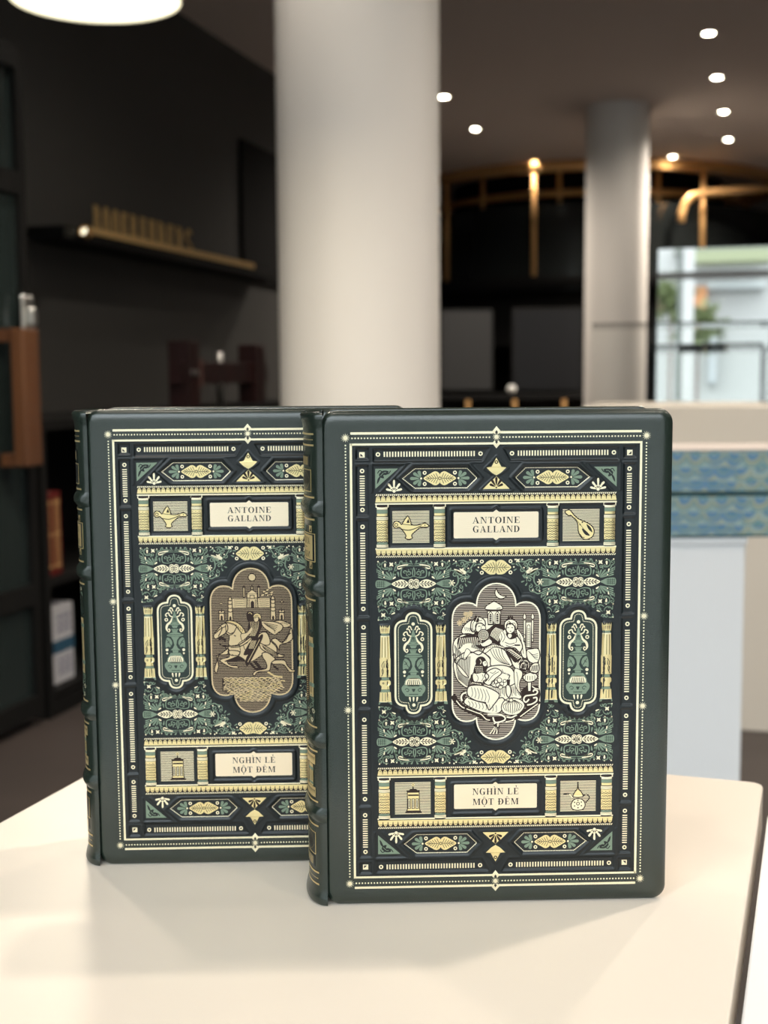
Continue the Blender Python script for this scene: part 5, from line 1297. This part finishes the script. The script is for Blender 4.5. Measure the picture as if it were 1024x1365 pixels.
for k,(za,zb_,lab) in enumerate(((z_bot,z_mid-.0015,'blue and green marbled book box, lower of two on the white plinth'),(z_mid,z_top,'blue and green marbled book box, upper of two on the white plinth'))):
    o=empty('marbled_box',((xb0+xb1)/2,1.94,za)); tag(o,lab,'box','marbled boxes on the white plinth')
    w2=(xb1-xb0)/2; H_=zb_-za
    MB().box(-w2,w2,0,.17,.002,H_-.0025,.0015).build('case',marbled('marbled paper %d'%k,.013*k),o)
    MB().box(-w2-.0005,w2+.0005,-.0005,.1705,H_-.0025,H_).build('lid',PINKW if k else TEALE,o)
    MB().box(-w2-.0005,w2+.0005,-.0005,.1705,0,.002).build('base_board',TEALE,o)
pr_=at(989,900,1.95); pz=z_bot
o=empty('plinth',((pr_.x-.18),2.06,0)); tag(o,'white square plinth carrying the marbled boxes','plinth')
MB().box(-.18,.18,-.115,.115,0,pz-.012,.002).build('body',WHITELAM,o); MB().box(-.182,.182,-.118,.118,pz-.0115,pz-.0005,.001).build('top_board',WHITELAM,o)
# beige pedestal with a glass case
bf=at(990,974,3.6); bq=CAM+(bf-CAM)*((0-CAM.z)/(bf-CAM).z); b3=bq.dot(RB)
def on_b(px,py,b):
    dd=fw+rt*((px-512)/F_PX)+up*((682.5-py)/F_PX); return CAM+dd*((b-CAM.dot(RB))/dd.dot(RB))
aL=on_b(778,500,b3).dot(RA); aR=on_b(1008,500,b3).dot(RA)+.25; zc1=on_b(900,541,b3).z; zg=on_b(900,431,b3).z; aG=on_b(1046,480,b3).dot(RA)
o=empty('display_pedestal',room((aL+aR)/2,b3),rz); tag(o,'wide beige pedestal under the glass case behind the marbled boxes','pedestal')
MB().box(-(aR-aL)/2,(aR-aL)/2,0,.5,0,zc1,.003).build('body',BEIGE,o)
o=empty('glass_case',room((aL+aG)/2+.02,b3+.05,zc1+.0005),math.radians(-9.2)); tag(o,'clear glass display case standing on the beige pedestal','case'); w2=(aG-aL)/2; hg=zg-zc1
for nm,bx in (('glass_panel',(-w2,w2,0,.005,0,hg)),('glass_panel',(-w2,w2,.435,.44,0,hg)),('glass_panel',(-w2,-w2+.005,.0052,.4348,0,hg)),('glass_panel',(w2-.005,w2,.0052,.4348,0,hg)),('glass_lid',(-w2,w2,0,.44,hg+.0002,hg+.0052))):
    MB().box(*bx).build(nm,CASEG,o)
# mirror panel behind it
bm=b3+1.0
mL=on_b(875,500,bm).dot(RA); mT=on_b(900,331,bm).z; mR=mL+.62
TILT=math.radians(1.7)
o=empty('mirror',room((mL+mR)/2,bm,0),rz); tag(o,'tall mirror on a stand showing the bright street, behind the glass case','mirror'); w2=(mR-mL)/2
for bx,nm,m in (((-w2,w2,0,.008,-.95,mT-1.07),'mirror_glass',MIRROR),((-w2,w2,.0085,.03,-.95,mT-1.07),'backing',MATTBLACK)):
    q=MB().box(*bx).build(nm,m,o,(0,0,1.07)); q.rotation_euler=(-TILT,0,0)
MB().box(-w2,w2,-.15,.18,0,.02).build('foot',MATTBLACK,o); MB().box(-.04,.04,.01,.05,.02,.6).build('stand',MATTBLACK,o)

# ------------------------------------------------------------------ the street outside the shopfront
def vb(px,py,b):                                 # a point outside whose mirror image falls at this pixel
    py-=TILT*2*F_PX
    q=on_b(px,py,2*bm-b); return q.dot(RA),q.z
st(rbox('pavement',-14,18,-16,ROOM_B0-.16,-.12,-.02,mat('pavement',(.16,.16,.155),.8)))
PALE=mat('pale facade',(.31,.315,.305),.7); 
st(rbox('street_facade',-14,18,-13.2,-13,-.1,6.0,PALE))
BF=-12.9
def facade(name,px0,px1,py0,py1,m,lab,cat_,b=BF,th=.15):
    a0,z1=vb(px0,py0,b); a1,z0=vb(px1,py1,b)
    o=MB().box(min(a0,a1),max(a0,a1),b-th,b,min(z0,z1),max(z0,z1)).build(name,m,None,None,rz); tag(o,lab,cat_); return o
facade('orange_sign',926,944,398,432,mat('orange board',(.45,.20,.08),.6),'small orange board on the pale facade seen in the mirror','sign',-12.8,.1)
facade('orange_sign',878,897,402,430,mat('peach board',(.40,.26,.19),.6),'peach coloured board on the facade, left end of the mirror','sign',-12.8,.1)
facade('shutter_box',900,1030,344,347,mat('dark ledge',(.12,.13,.11),.6),'thin dark ledge across the top of the mirrored facade','ledge',-12.8,.3)
facade('shutter_box',945,1022,392,397,mat('grey ledge',(.45,.48,.48),.6),'grey ledge low on the pale mirrored facade','ledge',-12.8,.3)
facade('awning',905,1030,350,361,mat('green awning',(.20,.22,.13),.7),'green awning on the pale mirrored facade','awning',-12.2,.5)
facade('shop_door',948,956,455,528,mat('grey post',(.30,.32,.33),.5),'grey door post in the mirrored facade','post',-12.8,.2)
facade('street_post',913,921,325,700,mat('white post',(.34,.34,.33),.5),'white square post on the pavement, seen in the mirror','post',-8.5,.12)
facade('street_post',905,909,350,660,mat('dark post',(.07,.08,.07),.5),'slim dark post on the pavement, seen in the mirror','post',-9.5,.08)
LEAF=mat('leaf green',(.12,.15,.06),.6)
def bush(px,py,b,r,n,lab):
    a,z=vb(px,py,b); P=room(a,b,z); mb=MB(); rn=random.Random(int(px))
    for k in range(n):
        u=Vector((rn.gauss(0,1),rn.gauss(0,1),rn.gauss(0,1))).normalized()*r*rn.random()**.4; t=Vector((rn.random()-.5,rn.random()-.5,rn.random()-.5)).normalized(); s2=t.orthogonal().normalized(); l=.12
        mb.add([u,u+t*l+s2*l*.35,u+t*l*2,u+t*l-s2*l*.35],[(0,1,2,3)])
    o=empty('street_shrub',P); tag(o,lab,'shrub'); mb.build('foliage',LEAF,o); MB().tube([(0,0,-z),(0,0,0)],.02,8).build('stem',WOOD,o)
bush(932,455,-10.5,.33,260,'green shrub on the street pavement beside the white post')
bush(896,418,-11.5,.30,240,'green shrub in front of the peach board on the facade')

# ------------------------------------------------------------------ daylight and added unseen downlights
W=bpy.data.worlds.new('sky'); S.world=W; W.use_nodes=True; bg=W.node_tree.nodes['Background']; bg.inputs[0].default_value=(.86,.94,1,1)
nt=W.node_tree; g_=nt.nodes.new('ShaderNodeTexCoord'); sx=nt.nodes.new('ShaderNodeSeparateXYZ'); ma=nt.nodes.new('ShaderNodeMath'); ma.operation='MULTIPLY_ADD'   # overcast sky, brighter towards the zenith
nt.links.new(g_.outputs['Generated'],sx.inputs[0]); nt.links.new(sx.outputs['Z'],ma.inputs[0]); ma.inputs[1].default_value=SKY_W*1.7; ma.inputs[2].default_value=SKY_W*.35; ma.use_clamp=False; nt.links.new(ma.outputs[0],bg.inputs[1])
pt=bpy.data.lights.new('window_portal','AREA'); pt.shape='RECTANGLE'; pt.size=ROOM_A1-WA; pt.size_y=3.0; pt.cycles.is_portal=True
po=bpy.data.objects.new('window_portal',pt); link(po); c=room((ROOM_A1+WA)/2,ROOM_B0-.12,1.51); po.location=c
po.rotation_euler=(Matrix((RA,Vector((0,0,1)),-RB)).transposed()).to_euler()
for a,b,wt,lab in ADDED_SPOTS:
    downlight(room(a,b,HC),lab,wt)
S.view_settings.view_transform='Standard'; S.view_settings.look='None'; S.view_settings.gamma=1; S.view_settings.use_curve_mapping=False
S.view_settings.exposure=EXPO
S.cycles.max_bounces=8; S.cycles.transparent_max_bounces=12
